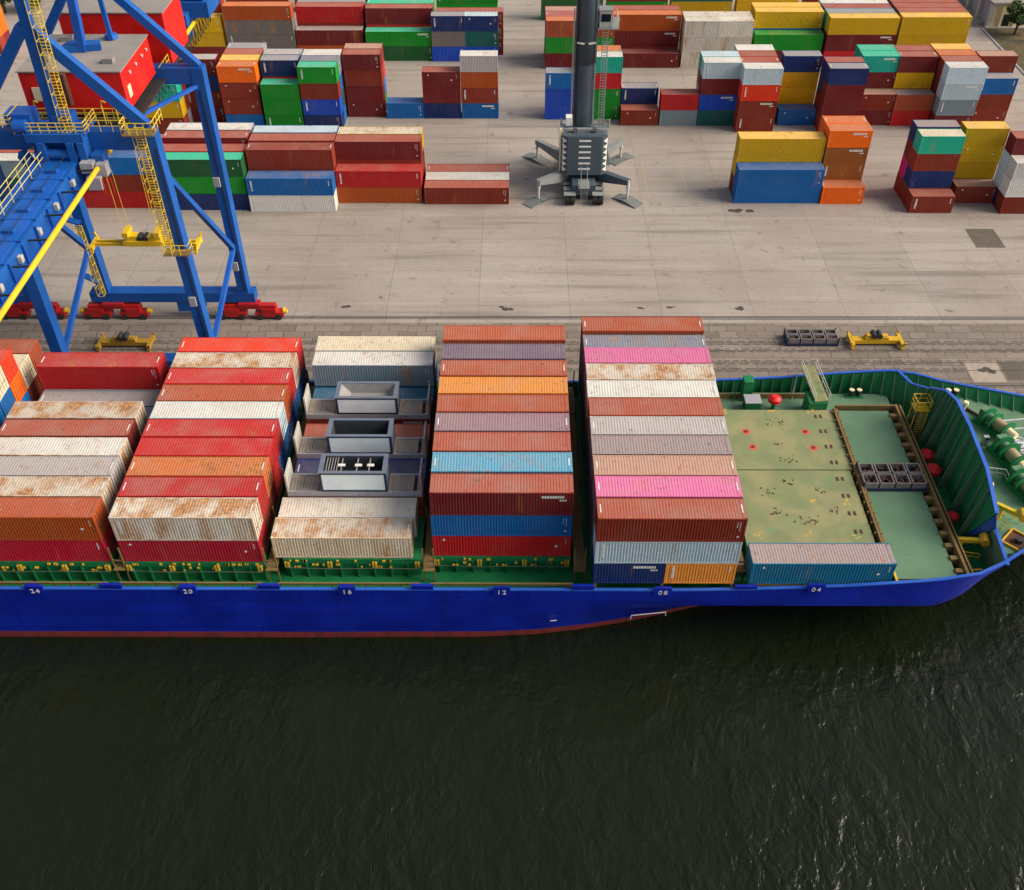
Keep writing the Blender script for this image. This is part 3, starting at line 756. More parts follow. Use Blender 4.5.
# olive rail on the coaming line, raised bulwark blocks between the bays
g = MB()
for x0 in (-68.7,-54.65,-41.15,-27.3,-14.0): g.box(x0-.1, x0+12.3, .25, .40, -.62, -.40); g.box(x0-.1, x0+12.3, .25, .40, -1.2, -1.08)
for x0 in (-68.7,-54.65,-41.15,-27.3,-14.0):
    for k in range(9): g.box(x0+k*1.5, x0+k*1.5+.1, .27, .38, -2.2, -.6)
part('side_rail', g, M['rail_brown'], ship)
g = MB()
for x in (-56.4,-42.6,-28.9,-15.6,-1.7,12.35):
    g.prism([(x-.1,-.53),(x+1.8,-.53),(x+1.8,-.25),(x-.1,-.25)], -.45, .22)
for x in (-48.6,-35.1,-21.3): g.prism([(x-.6,-.53),(x+.6,-.53),(x+.6,-.25),(x-.6,-.25)], -.45, .12)
part('bulwark_block', g, M['hull'], ship)
# lashing bridges in the gaps between the bays
for x0 in (-56.45,-42.4,-28.95,-15.05,-1.75,12.4):
    g = MB()
    for y in range(2, 28, 5):
        for x in (x0+.25, x0+1.15): g.box(x-.06, x+.06, y-.06, y+.06, -2.2, 2.2)
        g.box(x0+.2, x0+1.2, y-.05, y+.05, .5, .62)
    g.box(x0+.2, x0+1.2, 1.6, 27.4, -.36, -.30)
    part('lashing_bridge', g, M['rail_brown'], ship)

# bay numbers painted on the side
def text_mesh(body, size, depth=.012):
    cu = bpy.data.curves.new('t', 'FONT'); cu.body = body; cu.size = size; cu.extrude = depth; cu.resolution_u = 2
    cu.space_character = 1.25; cu.align_x = 'CENTER'
    o = bpy.data.objects.new('t', cu); COL.objects.link(o)
    dg = bpy.context.evaluated_depsgraph_get(); me = bpy.data.meshes.new_from_object(o.evaluated_get(dg))
    bpy.data.objects.remove(o); bpy.data.curves.remove(cu); return me
def text(body, size, loc, rot, parent, mat, name='bay_number'):
    me = text_mesh(body, size); me.materials.append(mat)
    o = bpy.data.objects.new(name, me); COL.objects.link(o); o.parent = parent
    o.location = Vector(loc)-root_of(parent); o.rotation_euler = rot; return o
for x, t in ((19.2,'04'),(6.05,'08'),(-7.9,'12'),(-21.3,'16'),(-35.1,'20'),(-48.4,'24')):
    zt = lerp_tab(ZT, x)
    text(t, .74, (x, -.66, zt-.36), (R(90),0,0), ship, M['white_mark'])
    g = MB(); g.box(x-.75, x+.75, -.64, -.40, zt-.55, zt+.45); part('number_plate', g, M['hull'], ship)
g = MB()                                                    # thruster marks on the side
for a, b_ in (((3.6,-3.85),(6.6,-3.35)),): g.beam((a[0],-.46,a[1]),(b_[0],-.46,b_[1]),.06,.06)
g.beam((3.6,-.46,-3.85),(3.55,-.46,-4.35),.06); g.beam((6.6,-.46,-3.35),(6.65,-.46,-3.85),.06); g.beam((-3.6,-.5,-4.6),(-3.0,-.5,-4.5),.06)
part('hull_mark', g, M['white_mark'], ship)

# open hatch covers forward of the last full bay
hatch(14.1, 25.7, 2.75, 14.22, 0, M['deck_olive'], '', 'worn olive hatch cover with yellow patches')
hatch(14.1, 26.0, 14.36, 23.3, 0, M['deck_olive'], '', 'worn olive hatch cover with red painted rings')
fw = hatch(26.7, 32.0, .9, 23.6, -.35, M['deck_green'], '')
g = MB()                                                    # walkway and coaming bars around the hatches
g.box(26.1, 26.28, 2.7, 23.4, -.6, .30); g.box(26.42, 26.58, 2.7, 23.4, -.6, .12)
for k in range(16): g.box(25.85, 26.6, 3.2+k*1.3, 3.34+k*1.3, -.5, .22)
g.box(32.75, 33.0, .75, 24.2, -1.2, .05); g.box(33.25, 33.4, .85, 24.2, -1.2, -.05); g.box(32.75, 33.4, 2.2, 24.0, -2.2, -1.2)
g.box(26.6, 33.0, 24.0, 24.2, -2.2, 0.0); g.box(13.3, 26.6, 23.9, 24.05, -1.2, -.75); g.box(13.3, 26.6, 26.6, 26.75, -1.2, -.6)
for k in range(15): g.box(32.0, 32.75, 1.5+k*1.5, 1.95+k*1.5, -.9, -.15)
part('coaming_bar', g, M['rail_brown'], ship)
g = MB(); g.box(13.3, 26.6, 24.05, 27.6, -1.3, -1.2); g.box(26.6, 33.0, 24.2, 27.4, -1.3, -1.2); part('side_walkway', g, M['deck_green'], ship)
def ring(x, y, z, r0, r1, parent, mat, name):
    g = MB(); n = 20
    vs = [(x+r*math.cos(2*math.pi*i/n), y+r*math.sin(2*math.pi*i/n), z) for r in (r0, r1) for i in range(n)]
    g.add(vs, [(i, (i+1)%n, n+(i+1)%n, n+i) for i in range(n)][:]); g.f = [f[::-1] for f in g.f]
    return part(name, g, mat, parent)
M['patch_yellow'] = plain('worn_patch_yellow', (178,158,84), .8)
M['ring_red'] = plain('ring_red_paint', (196,84,66), .8); M['rust_mark'] = plain('rusty_socket', (84,52,40), .9)
for x, y in ((16.6,19.9),(22.6,19.9),(16.9,17.6),(22.9,17.5)):
    ring(x, y, .006, .14, .44, ship, M['ring_red'], 'painted_ring')
g = MB(); rr = random.Random(8)
for x, y in ((16.6,19.9),(22.6,19.9),(16.9,17.6),(22.9,17.5)): g.cyl((x,y,0),(x,y,.08),.17,n=8)
def cluster(x, y, n, sx, sy, r=(.04,.12)):
    for _ in range(n): a, b_, q = x+rr.gauss(0,sx), y+rr.gauss(0,sy), rr.uniform(*r); g.cyl((a,b_,0),(a,b_,rr.uniform(.012,.05)),q,q*.9,n=6)
cluster(19.8,21.2,16,.6,.35); cluster(20,15.6,14,.5,.3); cluster(19.6,18,5,.3,.1)
for x, y in ((17.2,11.3),(19.4,12.6),(22,11.6),(17.8,8.6),(20.7,7.6),(23,8.9),(20,7.3)): cluster(x,y,10,.34,.28)
for k in range(9):
    y = 3.6+k*2.3
    for dx in (0,.5): g.box(24.2+dx-.02*k, 24.4+dx-.02*k, y, y+.5, 0, .05)
part('lashing_sockets', g, M['rust_mark'], ship)
for x, y in ((14.6,22.9),(19.4,22.9),(23.6,22.9),(15,5.5),(19.6,5.6),(23.8,5.6),(20.8,9.9),(24.1,9.8)):
    for k in range(4):
        g = MB(); a, b_ = x+rr.uniform(-.3,.5), y+rr.uniform(-.4,.4); g.box(a, a+rr.uniform(.15,.36), b_, b_+rr.uniform(.12,.3), 0, .009+.001*k)
        part('painted_patch', g, M['patch_yellow'], ship)
g = MB(); g.box(26.6, 33.0, .34, .5, -.6, -.28); g.box(26.3, 26.5, -.2, 2.6, -.1, .1); g.box(29.2,31.6,.35,.62,-.2,-.1)
g.rail([(26.0,.2,-1.0),(29.4,.2,-1.0)], 1.1); part('yellow_guard', g, M['yellow_mark'], ship)

# breakwater across the foredeck with ribs on its after face
BW = [(34.9,22.6),(35.6,20.8),(36.05,19.0),(36.05,15.3),(35.75,9.5),(35.1,4.6)]
BT = [3.5,4.6,4.8,4.8,4.6,4.0]
g = MB(); rk = .35
for (a, za), (b_, zb_) in zip(zip(BW, BT), list(zip(BW, BT))[1:]):
    A0, A1 = (a[0]-rk,a[1],-2.2), (a[0]+.1,a[1],za); B0, B1 = (b_[0]-rk,b_[1] if b_[1] > 5 else 7.4,-2.2), (b_[0]+.1,b_[1],zb_)
    o = Vector((.14,0,0)); P_ = [Vector(v) for v in (A0,B0,B1,A1)]
    g.add(P_+[v+o for v in P_], [(0,1,2,3),(7,6,5,4),(0,3,7,4),(3,2,6,7),(2,1,5,6)])
bw = part('breakwater', g, M['deck_green_dark'], ship)
g = MB()
for k in range(15):
    t = k/14*(len(BW)-1.55); i = int(t); f_ = t-i
    x = BW[i][0]+(BW[i+1][0]-BW[i][0])*f_; y = BW[i][1]+(BW[i+1][1]-BW[i][1])*f_; zt = BT[i]+(BT[i+1]-BT[i])*f_
    big = k % 2 == 0; d0, d1 = (.22, 1.0) if big else (.12,.18)
    g.add([(x+.1,y-.04,zt),(x-.05-d0*.5,y-.04,zt-.1),(x-rk-d1,y-.04,-2.2),(x-rk,y-.04,-2.2),(x+.1,y+.04,zt),(x-.05-d0*.5,y+.04,zt-.1),(x-rk-d1,y+.04,-2.2),(x-rk,y+.04,-2.2)],
          [(0,1,2,3),(7,6,5,4),(0,4,5,1),(1,5,6,2)])
part('breakwater_ribs', g, M['deck_green'], bw)
g = MB()
for (a, za), (b_, zb_) in zip(zip(BW, BT), list(zip(BW, BT))[1:]): g.beam((a[0]+.17,a[1],za+.05),(b_[0]+.17,b_[1],zb_+.05),.34,.14)
g.beam((36.1,5.0,1.6),(35.55,.7,1.75),.3,.16); g.beam((34.9,22.7,3.4),(34.3,25.2,2.0),.3,.14); g.beam((34.3,25.2,2.0),(33.7,28.0,1.6),.3,.14)
g.plate([(34.9,7.3,-2.1),(36.15,6.0,1.0),(36.1,5.0,1.6),(35.25,4.5,3.95)],(.05,.1,0))
part('breakwater_cap', g, M['hull_trim'], bw)

# ------------------------------------------------------------------ flat racks with machine boxes
def flat_rack(x0, y, z, label):
    t = thing('flat_rack', label, 'flat rack', (x0+6.1, y, z), 'flat racks standing on the ship')
    g = MB()
    for yy in (y, y+2.26): g.box(x0, x0+12.19, yy, yy+.16, z+.002, z+.58)
    for k in range(13): g.box(x0+.05+k*1.0, x0+.16+k*1.0, y+.16, y+2.26, z+.15, z+.5)
    part('base_frame', g, M['rack_grey'], t)
    g = MB()
    for k in range(40):
        if k % 13 != 12: g.box(x0+.2+k*.295, x0+.47+k*.295, y+.18, y+2.24, z+.5, z+.56)
    part('deck_boards', g, M['rack_wood'], t)
    g = MB()
    for a, b in ((x0+.9,x0+2.7),(x0+9.5,x0+11.3)):
        for xx in (a, b, a+.35): g.box(xx, xx+.09, y+.2, y+2.2, z+.56, z+.64)
        for yy in (y+.2, y+2.1): g.box(a, b+.09, yy, yy+.09, z+.56, z+.645)
    part('lashing_frame', g, M['box_pale'], t)
    for xx, s in ((x0, 1), (x0+12.04, -1)):
        g = MB()
        for yy in (y, y+2.24): g.box(xx, xx+.15, yy, yy+.2, z+.58, z+2.55)
        g.box(xx+.03, xx+.12, y+.2, y+2.24, z+.6, z+2.45); g.box(xx, xx+.15, y+.2, y+2.24, z+2.45, z+2.55)
        part('end_wall', g, M['rack_grey'] if s < 0 else M['lgp'], t)
    return t
M['lgp'] = painted('rack_end_pale', (176,174,168), .6, .35)
RK = 2.71
def machine_box(x0, y, z, L, D, H, kind, label):
    t = thing('machine_box', label, 'machine box', (x0+L/2, y+D/2, z), 'open machine boxes on the flat racks')
    e = .2; g = MB()
    for xx in (x0, x0+L-e):
        for yy in (y, y+D-e): g.box(xx, xx+e, yy, yy+e, z, z+H)
    for zz in (z, z+H-e):
        for yy in (y, y+D-e): g.box(x0+e, x0+L-e, yy+.002, yy+e-.002, zz+.002, zz+e-.002)
        for xx in (x0, x0+L-e): g.box(xx+.002, xx+e-.002, y+e, y+D-e, zz+.002, zz+e-.002)
    part('frame', g, M['box_navy'], t)
    g = MB(); g.box(x0+e+.0, x0+L-e, y+.03, y+.09, z+e, z+H-e); part('front_panel', g, M['box_panel'], t)
    g = MB(); g.box(x0+.03, x0+.09, y+e, y+D-e, z+e, z+H-e); g.box(x0+L-.09, x0+L-.03, y+e, y+D-e, z+e, z+H-e); g.box(x0+e, x0+L-e, y+D-.09, y+D-.03, z+e, z+H-e)
    part('side_panel', g, M['box_grey'], t)
    g = MB(); w_ = .26                                          # wide top rim round the opening
    g.box(x0-.05, x0+L+.05, y-.05, y+w_, z+H-.02, z+H+.06); g.box(x0-.05, x0+L+.05, y+D-w_, y+D+.05, z+H-.02, z+H+.06)
    g.box(x0-.05, x0+w_+.1, y+w_, y+D-w_, z+H-.018, z+H+.058); g.box(x0+L-w_-.1, x0+L+.05, y+w_, y+D-w_, z+H-.018, z+H+.058)
    part('top_rim', g, M['box_grey'], t)
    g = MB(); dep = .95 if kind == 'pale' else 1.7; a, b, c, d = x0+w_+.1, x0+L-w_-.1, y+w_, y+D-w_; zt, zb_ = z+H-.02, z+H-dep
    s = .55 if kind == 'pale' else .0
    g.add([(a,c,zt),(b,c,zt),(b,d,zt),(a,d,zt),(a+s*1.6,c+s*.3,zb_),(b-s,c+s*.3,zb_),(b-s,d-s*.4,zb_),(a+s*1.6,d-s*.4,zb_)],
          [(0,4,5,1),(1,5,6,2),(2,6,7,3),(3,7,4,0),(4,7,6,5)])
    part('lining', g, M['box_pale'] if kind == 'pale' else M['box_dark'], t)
    if kind == 'grid':
        g = MB()
        for k in range(5): xx = a+.18+k*.24; g.box(xx, xx+.06, c, d, zt-.18, zt-.10)
        for xx in (a+1.5, a+2.9, a+4.0): g.box(xx, xx+.09, c, d, zt-.30, zt-.2)
        part('slats', g, M['box_pale'], t)
        g = MB()
        for xx in (a+1.25, a+2.75, a+3.85): g.box(xx, xx+.62, (c+d)/2-.15, (c+d)/2+.15, zt-.2, zt-.12)
        part('bracket', g, M['white_mark'], t)
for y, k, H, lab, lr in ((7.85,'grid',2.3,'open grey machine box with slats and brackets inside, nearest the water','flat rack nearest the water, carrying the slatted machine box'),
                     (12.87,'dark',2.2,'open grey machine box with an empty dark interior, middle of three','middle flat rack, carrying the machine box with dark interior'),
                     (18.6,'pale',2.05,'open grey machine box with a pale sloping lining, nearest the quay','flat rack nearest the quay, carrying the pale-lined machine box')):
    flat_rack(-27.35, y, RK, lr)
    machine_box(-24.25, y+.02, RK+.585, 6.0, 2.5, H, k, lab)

# ------------------------------------------------------------------ racks of lashing bins, spreaders on the quay
def bin_rack(x0, y0, z, label, nx=4, ny=2, L=6.1, D=3.0, loc_group='racks of lashing bins'):
    t = thing('bin_rack', label, 'bin rack', (x0+L/2, y0+D/2, z), loc_group)
    g = MB(); g.box(x0, x0+L, y0, y0+D, z, z+.35)
    for xx in (x0, x0+L-.12):
        for yy in (y0, y0+D-.12): g.box(xx, xx+.12, yy, yy+.12, z+.35, z+1.15)
    part('rack_frame', g, M['box_navy'], t)
    cw, cd = L/nx, D/ny
    for i in range(nx):
        for j in range(ny):
            a, c = x0+i*cw+.08, y0+j*cd+.08; b, d = a+cw-.16, c+cd-.16; g = MB()
            g.box(a, b, c, c+.1, z+.35, z+1.0); g.box(a, b, d-.1, d, z+.35, z+1.0); g.box(a, a+.1, c+.1, d-.1, z+.35, z+1.0); g.box(b-.1, b, c+.1, d-.1, z+.35, z+1.0)
            bn = part('bin', g, M['bin_grey'], t)
            g = MB()
            for q in range(7): u, v = fr.uniform(a+.2,b-.3), fr.uniform(c+.2,d-.3); g.box(u, u+.22, v, v+.2, z+.40, z+fr.uniform(.5,.9))
            part('twistlocks', g, M['rust_mark'], bn)
bin_rack(26.3, 11.7, -.34, 'grey rack of eight lashing bins standing on the ship hatch')
bin_rack(25.7, 41.0, ZQ+.03, 'grey rack of lashing bins standing on the quay slabs', 4, 2, 6.2, 2.2)

def spreader(xc, yc, z, label, L=11.6, hang=None, mat=None):
    Y_ = mat or M['crane_yellow']
    t = thing('spreader', label, 'spreader', (xc, yc, z), 'yellow container spreaders')
    g = MB(); k_ = 1 if hang else .62; g.box(xc-2.2*k_, xc+2.2*k_, yc-.7*k_, yc+.7*k_, z+.55, z+1.15); g.box(xc-1.9*k_, xc-.7*k_, yc-.5*k_, yc+.5*k_, z+1.15, z+1.7*(1 if hang else .8)); g.box(xc+.5*k_, xc+1.9*k_, yc-.5*k_, yc+.5*k_, z+1.15, z+1.6*(1 if hang else .8))
    part('centre_frame', g, Y_, t)
    g = MB()
    for yy in (yc-.42, yc+.22): g.box(xc-L/2+.35, xc+L/2-.35, yy, yy+.2, z+.45, z+.8)
    if not hang: g.box(xc-L/2+.3, xc+L/2-.3, yc-.46, yc+.46, z+.3, z+.78)
    part('telescopic_beam', g, Y_, t)
    for s in (-1, 1):
        g = MB(); x = xc+s*(L/2-.2); g.box(x-.2, x+.2, yc-1.22, yc+1.22, z+.25, z+.75)
        eb = part('end_beam', g, Y_, t)
        for yy in (-1.15, 1.15):
            g = MB(); g.beam((x, yc+yy, z+.5), (x+s*.25, yc+yy*1.08, z+(1.25 if hang else .95)), .14, .24); g.box(x-.16, x+.16, yc+yy-.16, yc+yy+.16, z, z+.25)
            part('flipper', g, Y_, eb)
    g = MB()
    for xx in (-.4, .25): g.cyl((xc+xx, yc-.55, z+1.35), (xc+xx, yc+.55, z+1.35), .32, n=10)
    part('motor', g, M['steel_dark'], t)
    if hang:
        g = MB()
        for xx in (-1.7, 1.7):
            g.box(xc+xx-.3, xc+xx+.3, yc-.9, yc+.9, z+1.7, z+2.3)
            for yy in (-.8, .8): g.cyl((xc+xx, yc+yy, z+2.2), (xc+xx*1.1, yc+yy, hang), .028, n=5)
        part('head_block', g, M['crane_yellow'], t)
    return t
spreader(36.4, 41.6, ZQ, 'yellow spreader lying on the quay beside the bin rack', 6.3, mat=M['mid_yellow'])
spreader(-53.6, 41.0, ZQ, 'worn yellow spreader lying on the quay under the blue crane', 6.4, mat=M['worn_yellow'])

# ------------------------------------------------------------------ ship-to-shore gantry crane
crane = thing('gantry_crane', 'blue ship-to-shore gantry crane with red machinery house and yellow ladders', 'crane', (-49.5, 40, ZQ))
XL, XR, YW, YL = -58.0, -41.3, 34.0, 47.6
BLUE = M['crane_blue']
for (xa, xb, y, zt) in ((XL,-57.9,YW,25.0),(-41.0,-41.5,YW,25.6),(-57.2,-57.4,YL,25.4),(-40.1,-40.0,YL,26.2)):
    g = MB(); g.beam((xa,y,ZQ+2.2),(xb,y,zt),1.25,1.5,(0,1,0)); part('leg', g, BLUE, crane)
g = MB(); g.box(-59.0, -38.8, YL-.8, YL+.8, ZQ+2.3, ZQ+3.6); g.prism([(-48.6,YL-.7),(-45.4,YL-.7),(-45.4,YL+.7),(-48.6,YL+.7)], ZQ+.9, ZQ+2.3); part('sill_beam', g, BLUE, crane)
g = MB(); g.box(-59.6, -39.6, YW-.8, YW+.8, ZQ+2.3, ZQ+3.6); part('sill_beam', g, BLUE, crane)
g = MB(); g.box(-60.5, -41.0, YW-.72, YW+.72, 23.9, 25.7); part('portal_beam', g, BLUE, crane)
g = MB(); g.box(-58.2, -39.4, YL-.7, YL+.7, 24.6, 26.3); part('portal_beam', g, BLUE, crane)
for x, x2 in ((-41.2,-40.1),(-57.9,-57.2)):
    g = MB(); node = (x2, YL-.9, 5.0)
    g.beam((x, YW+.6, 20.5), node, .55, .55); part('side_brace', g, BLUE, crane)
    g = MB(); g.beam((x, YW+.6, -1.2), node, .5, .5); part('side_brace', g, M['crane_blue_light'], crane)
# bogies on the landside and waterside rails
def bogie(x, y, parent):
    g = MB(); g.beam((x-3.2,y,ZQ+1.75),(x+3.2,y,ZQ+1.75),.8,.5); g.box(x-1.3, x+1.3, y-.55, y+.55, ZQ+1.95, ZQ+2.3)
    for s in (-1, 1):
        g.box(x+s*2.3-1.75, x+s*2.3+1.75, y-.56, y+.56, ZQ+.4, ZQ+1.05); g.box(x+s*2.3-.9, x+s*2.3+.9, y-.6, y+.6, ZQ+1.05, ZQ+1.6)
    b = part('bogie', g, M['bogie_red'], parent)
    for k in (-3.45,-1.15,1.15,3.45):
        g = MB(); g.cyl((x+k,y-.62,ZQ+.42),(x+k,y+.2,ZQ+.42),.40,n=14); part('wheel', g, M['steel_dark'], b)
    for s in (-1, 1):
        g = MB(); g.cyl((x+s*3.9,y,ZQ+.95),(x+s*4.45,y,ZQ+.95),.22,.28,8); g.box(x+s*4.1-.12,x+s*4.1+.12,y-.4,y+.4,ZQ+1.0,ZQ+1.3); part('buffer', g, M['crane_yellow'], b)
for x in (-56.4, -39.6): bogie(x, 46.9, crane)
for x in (-56.4, -41.2): bogie(x, YW, crane)
M['boom_rail'] = painted('boom_rail_paint', (198,186,110), .6, .3)
# boom girder over the ship and back over the yard
g = MB(); g.box(-51.3, -48.3, -14, 33.2, 21.3, 23.4); g.box(-51.3, -48.3, 33.2, 78, 21.3, 23.4)
part('boom_girder', g, BLUE, crane)
g = MB()
for k in range(30):
    y = -13+k*3.0; g.box(-48.3, -48.05, y, y+.12, 21.4, 23.3); g.box(-51.55, -51.3, y, y+.12, 21.4, 23.3)
g.box(-48.3, -47.7, -14, 78, 21.25, 21.45)
part('girder_stiffeners', g, M['crane_blue_light'], crane)
g = MB(); g.box(-52.6, -51.35, -14, 33, 23.2, 23.3); g.box(-50.9, -48.7, -14, 30, 23.42, 23.52)
part('boom_walkway', g, M['crane_blue_light'], crane)
g = MB(); g.rail([(-51.4,-14,23.3),(-51.4,33,23.3)], 1.1, .04, 2.2); g.rail([(-52.6,-14,23.3),(-52.6,33,23.3)], 1.1, .04, 2.2)
part('boom_railing', g, M['boom_rail'], crane)
# yellow festoon bar
g = MB(); g.cyl((-46.3,-12,23.0),(-46.3,80,23.0),.24,n=10); part('festoon_bar', g, M['crane_yellow'], crane)
g = MB()
for k in range(20):
    y = 50+k*1.3; g.tube([(-46.1,y,22.8),(-46.0,y+.3,21.4),(-46.0,y+.65,20.9),(-46.0,y+1.0,21.4),(-46.1,y+1.3,22.8)], .05, 5)
part('festoon_cables', g, M['black_rubber'], crane)
g = MB()
for k in range(22): g.beam((-48.2,-11+k*4.2,22.9),(-46.4,-11+k*4.2,23.0),.14)
part('bar_brackets', g, M['steel_dark'], crane)
# hinge structure under and above the waterside portal
g = MB()
for x in (-51.7,-48.9,-47.9): g.box(x, x+.7, 31.8, 33.2, 20.6, 25.2)
g.box(-52.6,-47.2,32.0,33.2,25.2,26.0); g.beam((-54,33.2,23.6),(-51.6,31.5,21.4),.8,1.0); g.box(-46.9,-45.8,31.9,33.2,22,24)
g.cyl((-52.2,32.4,23.9),(-47.4,32.4,23.9),.5,n=12)
part('boom_hinge', g, BLUE, crane)
g = MB(); g.box(-53.6,-47.0,32.4,35.6,25.72,25.86); g.box(-54.4,-52,33,35,26.3,27.5); g.cyl((-53.5,32.6,26.6),(-52.3,32.6,26.6),.6,n=12)
g.box(-50.2,-48.4,33.4,35.0,25.9,27.2); part('hinge_platform', g, M['crane_blue_light'], crane)
# pylon over the waterside frame
APX = (-49.9, YW, 47.0)
g = MB(); g.beam((-50.1,YW,25.7),(-49.5,YW,49),.9,.9,(0,1,0)); part('pylon', g, BLUE, crane)
for q in ((-41.6,YW,25.9),):
    g = MB(); g.beam((-50.2,YW,35.4),q,1.0,.82,(0,1,0)); part('pylon_brace', g, M['crane_blue_light'] if 0 else BLUE, crane)
g = MB(); g.beam((-50.4,YW,35.2),(-58.0,YW,25.8),1.0,.97,(0,1,0)); part('pylon_brace', g, BLUE, crane)
g = MB(); g.beam((-39.9,YL,26.2),(-49.3,YL,36.2),.8,.9,(0,1,0)); part('back_brace', g, BLUE, crane)
g = MB(); g.beam((-57.3,YL,26.2),(-49.9,YL,36.0),.8,.9,(0,1,0)); part('back_brace', g, BLUE, crane)
g = MB(); g.beam((-49.2,42.2,29.9),(-47.9,42.2,48),.75,.75,(0,1,0)); part('stay_column', g, M['crane_blue_light'], crane)
g = MB(); g.prism([(-51.2,41.4),(-47.4,42.4),(-47.8,43.6),(-50.8,43.2)], 29.9, 30.5); g.beam((-50.6,44.8,30),(-48.9,46.5,40),.4,.4); g.beam((-47.2,45,30),(-48,46.5,40),.4,.4); part('column_foot', g, BLUE, crane)
g = MB(); g.beam((-40.3,YL-.6,24.4),(-46.2,39.4,23.6),.36,.36); part('tie_bar', g, M['crane_blue_light'], crane)
# machinery houses
def house(x0, x1, y0, y1, z0, z1, lab):
    g = MB(); g.box(x0, x1, y0, y1, z0, z1); hs = part('machinery_house', g, M['house_red'], crane, label=lab)
    g = MB(); g.box(x0-.12, x1+.12, y0-.12, y1+.12, z1, z1+.12); part('roof', g, M['house_roof'], hs)
    g = MB()
    for k in range(1, 5): y = y0+(y1-y0)*k/5; g.box(x1, x1+.015, y-.012, y+.012, z0+.1, z1-.1)
    g.box(x1, x1+.06, y0, y1, z0, z0+.12)
    part('panel_ribs', g, M['house_red'], hs)
    return hs
h1 = house(-53.9, -44.2, 37.3, 46.6, 26.0, 29.75, 'near red machinery house with flat grey roof')
h2 = house(-54.5, -43.6, 50.8, 57.6, 25.0, 30.5, 'far red machinery house')
g = MB(); g.box(-51.2,-50.7,37.0,37.3,26.6,28.0); g.cyl((-49.5,36.9,26.8),(-49.5,36.9,29.8),.28,n=10); part('vent_pipe', g, M['rust_mark'], h1)
g = MB(); g.box(-44.2,-44.12,38.2,39.0,26.9,28.0); g.box(-53.0,-52,37.18,37.3,27.0,28.3); part('hatch_plate', g, M['cream'], h1)
g = MB(); g.cyl((-47.4,45.6,29.9),(-47.4,45.6,30.3),.7,.6,12); part('roof_vent', g, M['crane_blue_light'], h1)
g = MB(); g.box(-54.6,-43.4,36.0,59,25.0,25.25); g.box(-54.3,-44,47.0,50.5,24.6,25.0); part('house_platform', g, M['steel_dark'], crane)
# ladders, platforms and guard rails
M['ladder_yellow'] = painted('ladder_yellow', (206,178,58), .6, .4)
def stair(p, q, w, parent, n=60):
    p, q = Vector(p), Vector(q); g = MB(); u = Vector((w/2,0,0)); o = Vector((0,-.25,.0))
    for s in (-1, 1): g.cyl(p+u*s, q+u*s, .045, n=5); g.cyl(p+u*s+o*3.2, q+u*s+o*3.2, .03, n=5)
    for k in range(n+1):
        c = p+(q-p)*k/n; g.beam(c-u, c+u, .16, .05)
        if k % 4 == 0: g.cyl(c-u, c-u+o*3.2, .03, n=4); g.cyl(c+u, c+u+o*3.2, .03, n=4); g.cyl(c-u+o*3.2, c+u+o*3.2, .03, n=4)
    return part('ladder', g, M['ladder_yellow'], parent)
stair((-42.1,YW-.95,13.2),(-42.15,YW-.95,26.2), .9, crane, 46)
stair((-48.75,YW-.75,26.0),(-48.2,YW-.75,44), .8, crane, 60)
stair((-57.0,YL-1.3,-1.0),(-57.3,YL-1.3,8.2), .7, crane, 34)
g = MB(); g.box(-43.3,-40.4,YW-2.4,YW-.78,26.0,26.1); g.box(-42.6,-39.9,YW-2.1,YW-.78,13.0,13.1); part('ladder_landing', g, M['rail_brown'], crane)
for pts_, h_, r_, st_, m_ in (([(-43.3,YW-.9,26.1),(-43.3,YW-2.3,26.1),(-40.4,YW-2.3,26.1),(-40.4,YW+1.0,26.1)],1.15,.05,.7,1),
        ([(-42.6,YW-2.0,13.1),(-39.9,YW-2.0,13.1),(-39.9,YW-.8,13.1)],1.1,.05,.7,1),([(-43.5,YW-.7,25.72),(-47.0,YW-.7,25.72)],1.1,.04,.9,1),([(-43.5,YW+1.9,25.72),(-53.4,YW+1.9,25.72)],1.1,.04,.9,1),
        ([(-53.6,32.4,25.86),(-47.0,32.4,25.86),(-47.0,35.6,25.86)],1.1,.05,.8,2),([(-55.4,32.6,26.4),(-53.8,32.6,26.4),(-53.8,35,26.4)],1.2,.05,.7,2),
        ([(-44.0,37.0,25.25),(-44.0,36.1,25.25),(-54.4,36.1,25.25)],1.1,.04,1.0,1),([(-43.9,47.0,25.25),(-43.9,50.6,25.25)],1.1,.04,.8,1)):
    g = MB(); g.rail(pts_, h_, r_, st_, m_); part('guard_rail', g, M['ladder_yellow'], crane)
for x in (-52.6,-46.2,-44.9):
    g = MB(); g.tube([(x,35.8,25.3),(x,35.8,27.2),(x+.2,35.6,27.7),(x+.6,35.5,27.6)], .06); part('lamp_post', g, M['ladder_yellow'], crane)
# ropes and cabinets on the crane
for x in (-49.2, -50.6):
    g = MB(); g.cyl((x,31.5,24.1),(x,-14,24.1),.035,n=5); part('boom_rope', g, M['black_rubber'], crane)
for k_ in range(11):
    g = MB(); y = -8+k_*3.6; g.box(-51.36,-48.24,y,y+.14,23.40,23.56); g.box(-50.3,-49.3,y+1.2,y+1.9,23.41,23.8); part('boom_collar', g, BLUE, crane)
for (x, y, z) in ((-40.3,YL-.95,2),(-40.3,YL-.95,13),(-41.2,YW-.95,6.2),(-57.3,YL-.95,12)):
    g = MB(); g.box(x-.35,x+.35,y-.18,y+.1,z,z+1.1); part('junction_box', g, M['rack_grey'], crane)
for (xa, y, z0, z1) in ((-39.7,YL-.82,-1,24),(-40.75,YW-.82,2,24)):
    g = MB(); g.cyl((xa,y,z0),(xa-.3,y,z1),.06,n=5); part('cable_run', g, M['black_rubber'], crane)
